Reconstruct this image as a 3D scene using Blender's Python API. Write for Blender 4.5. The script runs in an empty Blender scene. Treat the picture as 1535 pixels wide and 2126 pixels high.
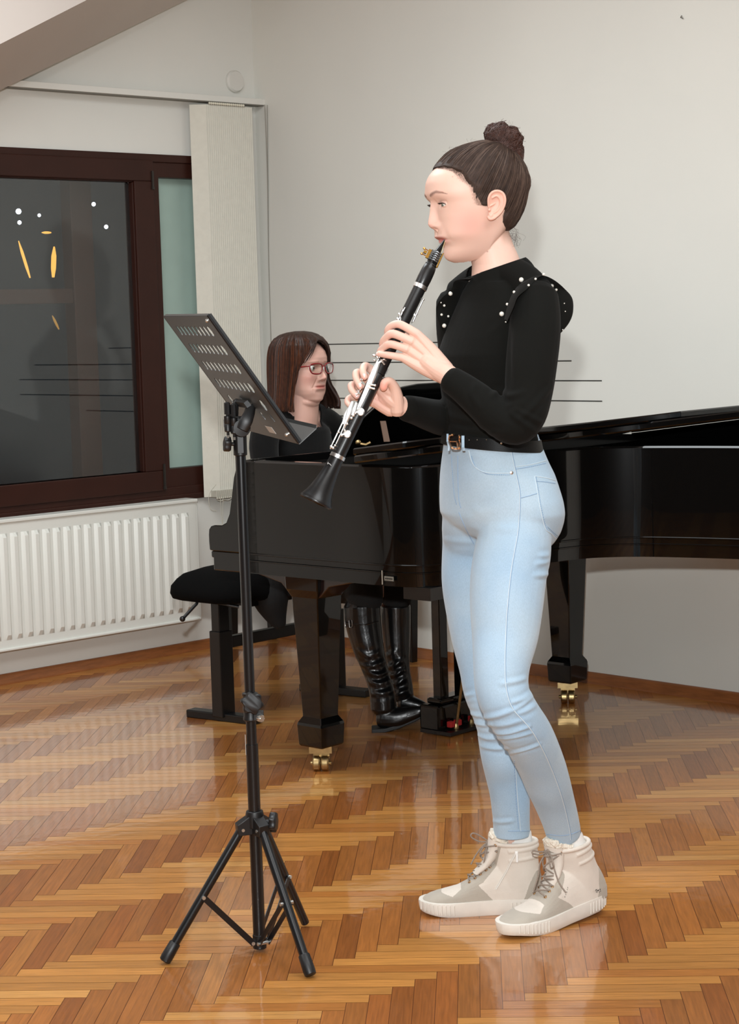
import bpy, math, random
import numpy as np
from mathutils import Vector, Matrix, noise as mnoise
SC = bpy.context.scene
COL = SC.collection
rad = math.radians
random.seed(7)
# ---------------------------------------------------------------- camera
FPX, PITCH, ROLL, CAMH = 4000.0, .0985, .0296, 1.36
_c, _s = math.cos(ROLL), math.sin(ROLL)
_F = Vector((0, math.cos(PITCH), -math.sin(PITCH)))
_u = Vector((0, math.sin(PITCH), math.cos(PITCH)))
_x = Vector((1, 0, 0))
_X = _c*_x - _s*_u
_U = _s*_x + _c*_u
CAMP = Vector((0, 0, CAMH))
def ray(a, b): return _F + _X*((a-767.5)/FPX) - _U*((b-1063)/FPX)
def P(a, b, Y):
    d = ray(a, b); return CAMP + d*(Y/d.y)
def G(a, b, z=0.0):
    d = ray(a, b); return CAMP + d*((z-CAMH)/d.z)
def onplane(a, b, p0, n):
    d = ray(a, b); return CAMP + d*((Vector(p0)-CAMP).dot(n)/d.dot(n))
cam_d = bpy.data.cameras.new('camera'); cam = bpy.data.objects.new('camera', cam_d); COL.objects.link(cam)
cam_d.sensor_fit = 'VERTICAL'; cam_d.sensor_height = 36; cam_d.sensor_width = 36; cam_d.lens = FPX*36/2126
cam.matrix_world = Matrix(((_X.x, _U.x, -_F.x, 0), (_X.y, _U.y, -_F.y, 0), (_X.z, _U.z, -_F.z, CAMH), (0, 0, 0, 1)))
cam_d.clip_start = .05; cam_d.clip_end = 200
SC.camera = cam
SC.view_settings.view_transform = 'Standard'; SC.view_settings.look = 'None'
SC.view_settings.gamma = 1; SC.view_settings.use_curve_mapping = False; SC.view_settings.exposure = -0.34
# ---------------------------------------------------------------- materials
def lin(c):
    return tuple(((v/255)/12.92 if v/255 <= .04045 else ((v/255+.055)/1.055)**2.4) for v in c)
def mat(name, rgb, rough=.5, metal=0, coat=0, sheen=0, spec=.5, noise=0, nscale=20, bump=0, bscale=60, sss=0, stretch=None, rough_noise=0, bdist=.002, vcol=None, bdetail=4):
    """principled material; rgb in sRGB 0-255; noise varies the value, bump the relief"""
    m = bpy.data.materials.new(name); m.use_nodes = True
    nt = m.node_tree; b = nt.nodes['Principled BSDF']
    col = lin(rgb) + (1,)
    b.inputs['Base Color'].default_value = col
    b.inputs['Roughness'].default_value = rough; b.inputs['Metallic'].default_value = metal
    b.inputs['Specular IOR Level'].default_value = spec
    if coat: b.inputs['Coat Weight'].default_value = coat; b.inputs['Coat Roughness'].default_value = .03
    if sheen: b.inputs['Sheen Weight'].default_value = sheen; b.inputs['Sheen Roughness'].default_value = .5
    if sss:
        b.inputs['Subsurface Weight'].default_value = sss; b.inputs['Subsurface Radius'].default_value = (1, .35, .2); b.inputs['Subsurface Scale'].default_value = .006
    tc = nt.nodes.new('ShaderNodeTexCoord'); src = tc.outputs['Object']
    if stretch:
        mp = nt.nodes.new('ShaderNodeMapping'); mp.inputs['Scale'].default_value = stretch
        nt.links.new(src, mp.inputs['Vector']); src = mp.outputs['Vector']
    csock = None
    if vcol:
        va = nt.nodes.new('ShaderNodeVertexColor'); va.layer_name = vcol; csock = va.outputs['Color']
        nt.links.new(csock, b.inputs['Base Color'])
    if noise:
        n = nt.nodes.new('ShaderNodeTexNoise'); n.inputs['Scale'].default_value = nscale; n.inputs['Detail'].default_value = 5
        nt.links.new(src, n.inputs['Vector'])
        mr = nt.nodes.new('ShaderNodeMapRange'); mr.inputs['From Min'].default_value = .3; mr.inputs['From Max'].default_value = .7
        mr.inputs['To Min'].default_value = 1-noise; mr.inputs['To Max'].default_value = 1+noise
        nt.links.new(n.outputs['Fac'], mr.inputs['Value'])
        hs = nt.nodes.new('ShaderNodeHueSaturation'); hs.inputs['Color'].default_value = col
        if csock: nt.links.new(csock, hs.inputs['Color'])
        nt.links.new(mr.outputs['Result'], hs.inputs['Value']); nt.links.new(hs.outputs['Color'], b.inputs['Base Color'])
        if rough_noise:
            m2 = nt.nodes.new('ShaderNodeMapRange'); m2.inputs['From Min'].default_value = .3; m2.inputs['From Max'].default_value = .7
            m2.inputs['To Min'].default_value = max(0, rough-rough_noise); m2.inputs['To Max'].default_value = rough+rough_noise
            nt.links.new(n.outputs['Fac'], m2.inputs['Value']); nt.links.new(m2.outputs['Result'], b.inputs['Roughness'])
    if bump:
        n = nt.nodes.new('ShaderNodeTexNoise'); n.inputs['Scale'].default_value = bscale; n.inputs['Detail'].default_value = bdetail
        nt.links.new(src, n.inputs['Vector'])
        bp = nt.nodes.new('ShaderNodeBump'); bp.inputs['Strength'].default_value = bump; bp.inputs['Distance'].default_value = bdist
        nt.links.new(n.outputs['Fac'], bp.inputs['Height']); nt.links.new(bp.outputs['Normal'], b.inputs['Normal'])
    return m
def emis(name, rgb, k):
    m = bpy.data.materials.new(name); m.use_nodes = True; b = m.node_tree.nodes['Principled BSDF']
    b.inputs['Base Color'].default_value = (0, 0, 0, 1)
    b.inputs['Emission Color'].default_value = lin(rgb)+(1,); b.inputs['Emission Strength'].default_value = k
    return m
# ---------------------------------------------------------------- mesh helpers
def V(*a): return Vector(a)
class MB:
    def __init__(s): s.v = []; s.f = []; s.m = []; s.cur = 0
    def add(s, vs, fs, mi=None):
        o = len(s.v); s.v += [tuple(v) for v in vs]; s.f += [tuple(i+o for i in f) for f in fs]
        s.m += [s.cur if mi is None else mi]*len(fs); return o
    def box(s, c, size, ax=None):
        """c centre; size (x,y,z); ax three axis vectors"""
        ax = ax or (V(1, 0, 0), V(0, 1, 0), V(0, 0, 1)); c = Vector(c)
        vs = [c+ax[0]*(size[0]/2*i)+ax[1]*(size[1]/2*j)+ax[2]*(size[2]/2*k) for i in (-1, 1) for j in (-1, 1) for k in (-1, 1)]
        s.add(vs, [(0, 1, 3, 2), (4, 6, 7, 5), (0, 4, 5, 1), (2, 3, 7, 6), (0, 2, 6, 4), (1, 5, 7, 3)]); return s
    def hexa(s, q8):
        """eight corners: bottom ring 0-3, top ring 4-7"""
        s.add(q8, [(3, 2, 1, 0), (4, 5, 6, 7), (0, 1, 5, 4), (1, 2, 6, 5), (2, 3, 7, 6), (3, 0, 4, 7)]); return s
    def prism(s, poly, vec):
        n = len(poly); vec = Vector(vec)
        s.add([Vector(p) for p in poly]+[Vector(p)+vec for p in poly], [tuple(range(n))[::-1], tuple(range(n, 2*n))]+[(i, (i+1) % n, n+(i+1) % n, n+i) for i in range(n)]); return s
    def loft(s, rings, cap0=True, cap1=True, closed=True):
        n = len(rings[0]); vs = [v for r in rings for v in r]; fs = []
        for i in range(len(rings)-1):
            for j in range(n if closed else n-1):
                a, b = i*n+j, i*n+(j+1) % n; fs.append((a, b, b+n, a+n))
        if cap0: fs.append(tuple(range(n))[::-1])
        if cap1: fs.append(tuple(range((len(rings)-1)*n, len(rings)*n)))
        s.add(vs, fs); return s
    def tube(s, pts, r, seg=10, cap=True, closed=False, up=None, flat=1.0):
        pts = [Vector(p) for p in pts]; n = len(pts)
        rr = r if isinstance(r, (list, tuple)) else [r]*n
        tan = []
        for i in range(n):
            a = pts[i-1] if (i > 0 or closed) else pts[i]; b = pts[(i+1) % n] if (i < n-1 or closed) else pts[i]
            tan.append((b-a).normalized())
        ref = Vector(up) if up else (V(0, 0, 1) if abs(tan[0].z) < .9 else V(1, 0, 0))
        x = (ref-tan[0]*ref.dot(tan[0])).normalized(); rings = []
        for i in range(n):
            x = (x-tan[i]*x.dot(tan[i])); x = x.normalized() if x.length > 1e-6 else tan[i].orthogonal().normalized()
            y = tan[i].cross(x)
            rings.append([pts[i]+x*(math.cos(2*math.pi*k/seg)*rr[i])+y*(math.sin(2*math.pi*k/seg)*rr[i]*flat) for k in range(seg)])
        if closed: rings.append(rings[0]); s.loft(rings, False, False)
        else: s.loft(rings, cap, cap)
        return s
    def lathe(s, prof, o=(0, 0, 0), ax=(0, 0, 1), seg=24):
        """prof: list of (radius, height) along ax from o"""
        ax = Vector(ax).normalized(); x = ax.orthogonal().normalized(); y = ax.cross(x); o = Vector(o)
        rings = [[o+ax*h+x*(math.cos(2*math.pi*k/seg)*max(r, 1e-5))+y*(math.sin(2*math.pi*k/seg)*max(r, 1e-5)) for k in range(seg)] for r, h in prof]
        s.loft(rings); return s
    def ball(s, c, r, seg=16, rings=10, sc=(1, 1, 1)):
        c = Vector(c); R = []
        for i in range(rings+1):
            t = math.pi*i/rings; t = min(max(t, .02), math.pi-.02)
            R.append([c+V(math.sin(t)*math.cos(2*math.pi*k/seg)*r*sc[0], math.sin(t)*math.sin(2*math.pi*k/seg)*r*sc[1], -math.cos(t)*r*sc[2]) for k in range(seg)])
        s.loft(R); return s
    def build(s, name, mats, parent=None, smooth=35, org=None, bevel=0, bseg=2):
        me = bpy.data.meshes.new(name); o = bpy.data.objects.new(name, me); COL.objects.link(o)
        mats = mats if isinstance(mats, (list, tuple)) else [mats]
        if parent is not None: wo = Vector(parent['_o'])
        elif org is not None: wo = Vector(org)
        else:
            a = np.array(s.v); wo = Vector(((a[:, 0].min()+a[:, 0].max())/2, (a[:, 1].min()+a[:, 1].max())/2, a[:, 2].min()))
        me.from_pydata([tuple(Vector(v)-wo) for v in s.v], [], s.f)
        for m_ in mats: me.materials.append(m_)
        me.polygons.foreach_set('material_index', s.m)
        if smooth:
            me.polygons.foreach_set('use_smooth', [True]*len(s.f)); me.set_sharp_from_angle(angle=rad(smooth))
        me.update(); me.validate()
        if parent is not None: o.parent = parent
        else: o.location = wo
        o['_o'] = tuple(wo)
        if bevel:
            md = o.modifiers.new('bevel', 'BEVEL'); md.width = bevel; md.segments = bseg; md.limit_method = 'ANGLE'; md.angle_limit = rad(40); md.harden_normals = False
        return o
def tag(o, label=None, cat=None, group=None, kind=None):
    if label: o['label'] = label
    if cat: o['category'] = cat
    if group: o['group'] = group
    if kind: o['kind'] = kind
    return o
def thing(name, label, cat, loc, group=None):
    o = bpy.data.objects.new(name, None); COL.objects.link(o); o.location = Vector(loc); o['_o'] = tuple(loc); o.empty_display_size = .1
    return tag(o, label, cat, group)
def copy_tree(o, parent=None, shift=None):
    c = o.copy(); COL.objects.link(c)
    if parent is not None: c.parent = parent
    if shift is not None: c.location = o.location+Vector(shift)
    for ch in list(o.children): copy_tree(ch, c)
    return c
def remesh(mb, voxel, smooth_it=0, tri=False):
    """unite the closed shells of mb into one continuous surface"""
    me = bpy.data.meshes.new('t'); me.from_pydata([tuple(v) for v in mb.v], [], mb.f); me.update()
    o = bpy.data.objects.new('t', me); COL.objects.link(o)
    m = o.modifiers.new('r', 'REMESH'); m.mode = 'VOXEL'; m.voxel_size = voxel
    if smooth_it:
        m2 = o.modifiers.new('s', 'SMOOTH'); m2.iterations = smooth_it; m2.factor = .5
    dg = bpy.context.evaluated_depsgraph_get(); dg.update()
    e = bpy.data.meshes.new_from_object(o.evaluated_get(dg))
    n = len(e.vertices); co = np.empty(n*3, np.float32); e.vertices.foreach_get('co', co); co = co.reshape(-1, 3).astype(float)
    fs = [tuple(p.vertices) for p in e.polygons]
    bpy.data.objects.remove(o); bpy.data.meshes.remove(e); bpy.data.meshes.remove(me)
    r = MB(); r.v = [tuple(c) for c in co]; r.f = fs; r.m = [0]*len(fs); return r
def catmull(pts, n=6, closed=False):
    pts = [Vector(p) for p in pts]; out = []; m = len(pts)
    for i in range(m if closed else m-1):
        if closed: p0, p1, p2, p3 = pts[i-1], pts[i], pts[(i+1) % m], pts[(i+2) % m]
        else: p0, p1, p2, p3 = pts[max(i-1, 0)], pts[i], pts[i+1], pts[min(i+2, m-1)]
        for k in range(n):
            t = k/n; out.append(.5*((2*p1)+(p2-p0)*t+(2*p0-5*p1+4*p2-p3)*t*t+(3*p1-p0-3*p2+p3)*t**3))
    if not closed: out.append(pts[-1].copy())
    return out
def interp(xs, ys, x): return float(np.interp(x, xs, ys))
def smoothstep(a, b, x):
    t = min(1, max(0, (x-a)/(b-a))); return t*t*(3-2*t)
# ================================================================ the room
AL, AR, AP = .7657, -.8013, .0564
dL = V(math.cos(AL), math.sin(AL), 0); dR = V(math.cos(AR), math.sin(AR), 0)
nL = V(-math.sin(AL), math.cos(AL), 0); nR = V(-math.sin(AR), math.cos(AR), 0)   # pointing out of the room
CN = V(-.439, 8.358, 0); ZZ = V(0, 0, 1)
def LW(s, z, d=0): return CN+dL*s+ZZ*z-nL*d       # point on the left wall: s from corner, height, distance into room
def RW(s, z, d=0): return CN+dR*s+ZZ*z-nR*d
def boxL(mb, s0, s1, z0, z1, d0, d1):
    mb.box(LW((s0+s1)/2, (z0+z1)/2, (d0+d1)/2), (abs(s1-s0), abs(d1-d0), abs(z1-z0)), (dL, nL, ZZ)); return mb
def boxR(mb, s0, s1, z0, z1, d0, d1):
    mb.box(RW((s0+s1)/2, (z0+z1)/2, (d0+d1)/2), (abs(s1-s0), abs(d1-d0), abs(z1-z0)), (dR, nR, ZZ)); return mb
M_wall = mat('wall_paint', (221, 220, 212), .75, noise=.025, nscale=1.5, bump=.12, bscale=90, bdist=.001)
M_wall2 = mat('wall_paint_left', (223, 222, 215), .75, noise=.02, nscale=2, bump=.1, bscale=90, bdist=.001)
M_ceil = mat('ceiling_paint', (196, 186, 178), .8, noise=.015, nscale=3)  # warm tint of lamp light put into the base colour
M_base = mat('baseboard_wood', (140, 84, 44), .38, noise=.2, nscale=14, stretch=(1, 1, 8))
CEIL = 3.15
M_dark = mat('dark_hall_wall', (52, 49, 46), .8, noise=.05, nscale=2)
struct = lambda o: tag(o, kind='structure')
# floor: herringbone parquet, one quad per block
pw = .0447; nb = 7
eQ = V(math.cos(AP), -math.sin(AP), 0); eP = V(math.sin(AP), math.cos(AP), 0)
org = V(.0660, 3.881, 0) - eQ*(nb*pw) - eP*pw
fv, ff, fc, fuv = [], [], [], []
rng = random.Random(3)
room_poly = [CN, CN-dL*8, CN-dL*8+dR*9.5, CN+dR*9.5]
def in_room(p, m=.12):
    q = p-CN; a, b = q.dot(dL), q.dot(dR); return -8-m < a < m and -m < b < 9.5+m
def block(x0, y0, x1, y1, light, horiz):
    g = .0007/pw
    c = org+eQ*((x0+x1)/2*pw)+eP*((y0+y1)/2*pw)
    if not in_room(c) or c.y < -1.5: return
    o = len(fv)
    for (x, y) in ((x0+g, y0+g), (x1-g, y0+g), (x1-g, y1-g), (x0+g, y1-g)): fv.append(tuple(org+eQ*(x*pw)+eP*(y*pw)+ZZ*.0004))
    ff.append((o, o+1, o+2, o+3)); fc.append(light)
    u, w = rng.random()*50, rng.random()*50
    L_, W_ = nb*pw, pw
    fuv.append([(u, w), (u+L_, w), (u+L_, w+W_), (u, w+W_)] if horiz else [(u, w), (u, w+W_), (u+L_, w+W_), (u+L_, w)])
for j in range(-14, 15):
    for i in range(-240, 240):
        x = i+2*nb*j
        if abs(x) < 260:
            t = rng.random(); k = .86+.24*rng.random()
            r_ = lin((190, 130, 64)) if t < .72 else (lin((176, 113, 52)) if t < .9 else lin((200, 144, 78)))  # crosswise blocks paler: grain sheen put into the colour
            block(x, i, x+nb, i+1, tuple(v*k for v in r_)+(1,), True)
            t = rng.random(); k = .84+.3*rng.random()
            r_ = lin((160, 99, 45)) if t < .6 else (lin((148, 87, 38)) if t < .85 else lin((174, 112, 52)))  # lengthwise blocks darker, their lack of sheen put into the colour
            block(i+nb+2*nb*j, i-nb+1, i+nb+1+2*nb*j, i+1, tuple(v*k for v in r_)+(1,), False)
# dark bed underneath that shows as the hairline gaps
o0 = len(fv)
for p_ in room_poly: fv.append((p_.x, p_.y, 0))
ff.append((o0+3, o0+2, o0+1, o0)[::-1] if False else (o0, o0+1, o0+2, o0+3)); fc.append(lin((96, 52, 22))+(1,)); fuv.append([(0, 0), (.3, 0), (.3, .05), (0, .05)])
me = bpy.data.meshes.new('floor'); me.from_pydata(fv, [], ff)
uvl = me.uv_layers.new(name='UVMap'); uvl.data.foreach_set('uv', [c for q in fuv for uv in q for c in uv])
ca = me.color_attributes.new('blockcol', 'FLOAT_COLOR', 'CORNER'); ca.data.foreach_set('color', [c for q in fc for _ in range(4) for c in q])
M_floor = bpy.data.materials.new('herringbone_parquet'); M_floor.use_nodes = True
nt = M_floor.node_tree; b = nt.nodes['Principled BSDF']
vc = nt.nodes.new('ShaderNodeVertexColor'); vc.layer_name = 'blockcol'
uv = nt.nodes.new('ShaderNodeUVMap'); mp = nt.nodes.new('ShaderNodeMapping'); mp.inputs['Scale'].default_value = (9, 160, 1)
n1 = nt.nodes.new('ShaderNodeTexNoise'); n1.inputs['Scale'].default_value = 1; n1.inputs['Detail'].default_value = 6; n1.inputs['Distortion'].default_value = .6
nt.links.new(uv.outputs['UV'], mp.inputs['Vector']); nt.links.new(mp.outputs['Vector'], n1.inputs['Vector'])
mr = nt.nodes.new('ShaderNodeMapRange'); mr.inputs['From Min'].default_value = .25; mr.inputs['From Max'].default_value = .75; mr.inputs['To Min'].default_value = .72; mr.inputs['To Max'].default_value = 1.22
nt.links.new(n1.outputs['Fac'], mr.inputs['Value'])
hs = nt.nodes.new('ShaderNodeHueSaturation'); nt.links.new(vc.outputs['Color'], hs.inputs['Color']); nt.links.new(mr.outputs['Result'], hs.inputs['Value'])
nt.links.new(hs.outputs['Color'], b.inputs['Base Color'])
b.inputs['Roughness'].default_value = .3; b.inputs['Coat Weight'].default_value = .8; b.inputs['Coat Roughness'].default_value = .07; b.inputs['Coat IOR'].default_value = 1.55
tc = nt.nodes.new('ShaderNodeTexCoord'); n2 = nt.nodes.new('ShaderNodeTexNoise'); n2.inputs['Scale'].default_value = 26; n2.inputs['Detail'].default_value = 3
mp2 = nt.nodes.new('ShaderNodeMapping'); mp2.inputs['Scale'].default_value = (1, 1, 1)
nt.links.new(tc.outputs['Object'], mp2.inputs['Vector']); nt.links.new(mp2.outputs['Vector'], n2.inputs['Vector'])
bp = nt.nodes.new('ShaderNodeBump'); bp.inputs['Strength'].default_value = .1; bp.inputs['Distance'].default_value = .004
nt.links.new(n2.outputs['Fac'], bp.inputs['Height']); nt.links.new(bp.outputs['Normal'], b.inputs['Coat Normal'])
me.materials.append(M_floor)
floor = bpy.data.objects.new('floor', me); COL.objects.link(floor); struct(floor)

# walls.  left wall with its window opening
WL, WR_, WB, WT = -2.45, -.20, .655, 2.065       # window opening along s and in height
T = .30
m = MB()
boxL(m, -8, WL, 0, CEIL, -T, 0); boxL(m, WR_, T, 0, CEIL, -T, 0)
boxL(m, WL, WR_, 0, WB, -T, 0); boxL(m, WL, WR_, WT, CEIL, -T, 0)
struct(m.build('wall_left', M_wall2))
m = MB(); boxR(m, 0, 9.5, 0, CEIL, -T, 0); struct(m.build('wall_right', M_wall))
m = MB(); m.box(CN-dL*(8+T/2)+dR*4.75+ZZ*CEIL/2, (T, 9.5, CEIL), (dL, dR, ZZ)); struct(m.build('wall_near_left', M_dark))
m = MB(); m.box(CN-dL*4+dR*(9.5+T/2)+ZZ*CEIL/2, (8, T, CEIL), (dL, dR, ZZ)); struct(m.build('wall_near_right', M_dark))
m = MB(); m.box(CN-dL*4+dR*4.75+ZZ*(CEIL+.1), (8.5, 10, .2), (dL, dR, ZZ)); struct(m.build('ceiling', M_ceil))
# sloping roof beam over the window wall
zB = lambda s: 2.689+(s+.482)*.394
zA = lambda s: 2.532+(s+1.293)*.49
m = MB()
s0, s1 = -6.0, .3
m.hexa([LW(s0, zB(s0), 0), LW(s1, zB(s1), 0), LW(s1, zA(s1), .6), LW(s0, zA(s0), .6), LW(s0, zB(s0)+.9, 0), LW(s1, zB(s1)+.9, 0), LW(s1, zA(s1)+.9, .6), LW(s0, zA(s0)+.9, .6)])
struct(m.build('trim_roof_beam', M_ceil, smooth=0))
# baseboards: small stepped profile
def basebd(nm, fn, s0, s1):
    pr = [(0, 0), (.026, 0), (.026, .008), (.016, .018), (.013, .033), (.006, .04), (0, .04)]
    m = MB(); m.loft([[fn(s, z, d) for d, z in pr] for s in (s0, s1)]); return struct(m.build(nm, M_base, smooth=50))
basebd('baseboard_left', LW, -7.9, 0); basebd('baseboard_right', RW, 0, 9.4)
# five-line stave in thin dark tape on the right wall
M_line = mat('black_wall_tape', (62, 62, 58), .7)
for i, (a_, b_, z) in enumerate(((.062, 1.10, 1.2705), (.062, 1.725, 1.194), (.062, 1.866, 1.121), (.062, 1.866, 1.0465), (.062, 1.3, .973))):
    m = MB(); boxR(m, a_, b_, z-.0022, z+.0022, 0, .001); struct(m.build('trim_%d' % (i+1), M_line, smooth=0))
# picture hook high on the right wall
m = MB(); m.tube([RW(2.245, 2.372, .002), RW(2.248, 2.366, .012), RW(2.252, 2.362, .004)], .002, 6)
tag(m.build('wall_hook', mat('hook_grey', (110, 108, 104), .5)), 'tiny grey hook high on the bare right wall', 'hook')

# ---------------- window
M_brown = mat('window_brown_paint', (50, 23, 15), .45, spec=.3, noise=.12, nscale=6, bump=.06, bscale=30)
M_hinge = mat('hinge_steel', (70, 66, 62), .35, metal=.8)
win = thing('window_1', None, None, LW((WL+WR_)/2, WB, 0)); tag(win, kind='structure')
m = MB()
def frame(m, s0, s1, z0, z1, w, d0, d1, wb=None, wt=None):
    wb = wb or w; wt = wt or w
    boxL(m, s0, s1, z0, z0+wb, d0, d1); boxL(m, s0, s1, z1-wt, z1, d0, d1)
    boxL(m, s0, s0+w, z0+wb, z1-wt, d0, d1); boxL(m, s1-w, s1, z0+wb, z1-wt, d0, d1)
frame(m, WL, WR_, WB, WT, .06, -.06, .012, .045, .032)
boxL(m, -.60, -.536, WB+.04, WT-.03, -.06, .004)
boxL(m, -.545, -.24, WB+.04, .776, -.06, .004); boxL(m, -.545, -.24, 1.972, WT-.03, -.06, .004)
fr = m.build('window_frame', M_brown, win, smooth=0, bevel=.004)
m = MB(); boxL(m, WL, WR_, WB-.012, WB+.012, -.05, .02); m.build('window_sill', M_brown, win, smooth=0, bevel=.004)
m = MB(); frame(m, WL+.05, -.575, WB+.034, WT-.026, .10, -.045, .022, .084, .085)
frame(m, WL+.145, -.672, WB+.11, WT-.108, .008, -.045, .012)
sash = m.build('sash', M_brown, win, smooth=0, bevel=.004)
m = MB(); boxL(m, WL+.15, -.680, WB+.118, WT-.111, -.016, -.010)
M_glass = bpy.data.materials.new('window_glass'); M_glass.use_nodes = True
b = M_glass.node_tree.nodes['Principled BSDF']; b.inputs['Base Color'].default_value = (.92, .96, .94, 1); b.inputs['Roughness'].default_value = 0; b.inputs['Transmission Weight'].default_value = 1; b.inputs['IOR'].default_value = 1.6
m.build('glass_pane', M_glass, sash, smooth=0)
M_teal = mat('frosted_teal_film', (160, 182, 172), .6, noise=.03, nscale=12)
m = MB(); boxL(m, -.536, -.24, .776, 1.972, -.05, -.044); tag(m.build('frosted_pane', M_teal, win, smooth=0), 'pale teal frosted side pane')
for (z0_, z1_) in ((1.925, 1.995), (.70, .80)):
    m = MB(); m.tube([LW(-.583, z0_, .024), LW(-.583, z1_, .024)], .006, 8); m.tube([LW(-.583, z0_-.004, .024), LW(-.583, z0_+.006, .024)], .008, 8)
    m.build('hinge', M_hinge, win)
# outer window of the box window, seen through the glass
m = MB(); D0, D1 = -.26, -.19
M_outer = mat('outer_sash_brown', (74, 44, 36), .5)
frame(m, WL, WR_, WB-.02, WT+.02, .09, D0, D1, .06, .09)
sp_ = lambda px: (onplane(px, 600, CN-nL*-.225, nL)-CN).dot(dL)
boxL(m, sp_(143), sp_(187), WB, WT, D0, D1)
boxL(m, WL, sp_(143), 1.47, 1.53, D0+.01, D1-.01)
m.build('outer_frame', M_outer, win, smooth=0, bevel=.003)
m = MB(); boxL(m, WL+.02, WR_-.02, WB+.005, WB+.018, -.18, -.06); m.build('inner_ledge', mat('ledge_grey', (150, 152, 146), .6), win, smooth=0)
# glowing balls added beyond the glass, imitating reflections of ceiling lamps in it
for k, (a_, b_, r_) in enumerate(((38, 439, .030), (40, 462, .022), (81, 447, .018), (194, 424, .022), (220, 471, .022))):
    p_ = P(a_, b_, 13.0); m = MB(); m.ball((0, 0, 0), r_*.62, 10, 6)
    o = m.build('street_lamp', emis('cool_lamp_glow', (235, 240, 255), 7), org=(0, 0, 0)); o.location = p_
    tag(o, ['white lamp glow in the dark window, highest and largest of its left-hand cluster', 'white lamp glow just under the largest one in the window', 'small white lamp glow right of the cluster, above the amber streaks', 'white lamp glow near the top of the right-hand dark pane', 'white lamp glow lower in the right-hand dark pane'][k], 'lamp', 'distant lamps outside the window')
for k, (a0, b0, a1, b1, r_) in enumerate(((38, 500, 62, 577, .010), (112, 512, 110, 576, .017), (86, 483, 106, 483, .008), (108, 655, 122, 684, .008))):  # glowing tubes added beyond the glass, imitating the amber light streaks in it
    m = MB(); p0, p1 = P(a0, b0, 13), P(a1, b1, 13); m.tube([p0, p0.lerp(p1, .3), p0.lerp(p1, .7), p1], [r_*.3, r_, r_, r_*.5], 8)
    tag(m.build('tube_lamp', emis('amber_lamp_glow', (255, 190, 90), 1.6 if k < 3 else .5)), ['amber slanting light tube outside, leftmost of the amber ones', 'amber upright light tube outside, the thickest', 'short amber horizontal light tube outside, above the upright one', 'faint short amber light tube outside, lowest of them'][k], 'lamp', 'amber light tubes outside the window')

# ---------------- vertical blinds
M_rail = mat('white_rail', (224, 223, 216), .5)
bl = thing('vertical_blind', 'white vertical blind drawn into a stack at the window\'s right side', 'blind', LW(-.18, .62, .09))
m = MB(); boxL(m, -4.5, .012, 2.287, 2.312, .012, .065)
m.build('head_rail', M_rail, bl, smooth=0, bevel=.002)
sxp = lambda px, d: (onplane(px, 600, CN-nL*d, nL)-CN).dot(dL)
m = MB(); boxL(m, -4.5, .0, 2.2835, 2.2868, .02, .06); tag(m.build('track_slot', mat('track_shadow_grey', (120, 118, 110), .7), bl, smooth=0), 'dark slot under the rail')  # thin grey strip along the underside of the rail
M_slat = mat('blind_fabric', (214, 211, 198), .8, noise=.03, nscale=40, bump=.2, bscale=300)
nsl = 24; SA = sxp(425, .05); SST = (sxp(519, .05)-SA)/23
for k in range(nsl):
    s_ = SA+k*SST; m = MB()
    w = .036; a_ = rad(38); dx = w*math.cos(a_); dd = w*math.sin(a_)
    z0_ = .645+.002*math.sin(k*1.7); n_ = 8
    rr = []
    for z in (z0_, z0_+.001, 2.268, 2.272):
        ring = []
        for t in range(n_+1):
            u_ = -1+2*t/n_; bow = .004*(1-u_*u_)
            ring.append(LW(s_+dx*u_+bow, z, .05+dd*u_*.9))
        for t in range(n_, -1, -1):
            u_ = -1+2*t/n_; bow = .004*(1-u_*u_)+.0012
            ring.append(LW(s_+dx*u_+bow, z, .05+dd*u_*.9))
        rr.append(ring)
    m.loft(rr); sl = m.build('slat', M_slat, bl, smooth=60)
M_clip = mat('blind_clip', (222, 218, 200), .5)
m = MB()
for k in range(nsl):
    s_ = SA+k*SST
    if k > 3 and k < 22: m.ball(LW(s_, 2.277, .075), .0055, 8, 6)
m.build('carrier_row', M_clip, bl)
m = MB()      # bottom weights and link chain
for k in range(nsl):
    s_ = SA+k*SST; boxL(m, s_-.003, s_+.003, .645, .672, .03, .082)
    m.ball(LW(s_, .641, .082), .0045, 8, 5)
m.tube([LW(SA+k*SST, .634-.006*abs(math.sin(k*.9)), .082) for k in range(nsl)], .0018, 5)
m.tube(catmull([LW(-.36, .70, .085), LW(-.40, .66, .085), LW(-.395, .60, .085), LW(-.365, .59, .085)], 5), .0013, 5)
m.tube(catmull([LW(-.34, .64, .085), LW(-.336, .55, .085), LW(-.333, .512, .085), LW(-.330, .55, .085), LW(-.326, .64, .085)], 5), .0012, 5)
m.ball(LW(-.333, .505, .085), .004, 8, 5)
tag(m.build('link_chain', mat('chain_cream', (196, 192, 178), .5), bl), 'beaded link chain and bottom weights')
m = MB(); c_ = catmull([LW(-.008, 2.285, .09), LW(.0, 1.7, .06), LW(.0, 1.2, .05), LW(-.008, .95, .05)], 10); m.tube(c_, .0016, 5)
c_ = catmull([LW(-.022, 2.285, .09), LW(-.012, 2.0, .08), LW(-.004, 1.6, .06), LW(-.001, 1.1, .055)], 10); m.tube(c_, .0022, 5)
m.build('pull_cord', mat('cord_grey', (150, 147, 138), .6), bl)
# smoke detector-like disc over the rail
m = MB(); m.lathe([(.0, 0), (.046, 0), (.046, .012), (.040, .02), (.0, .021)], LW(-.112, 2.385, 0), -nL, 28)
tag(m.build('wall_cover_disc', mat('cover_white', (216, 214, 207), .6)), 'round white cover plate on the wall above the blind rail', 'cover plate')

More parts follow.
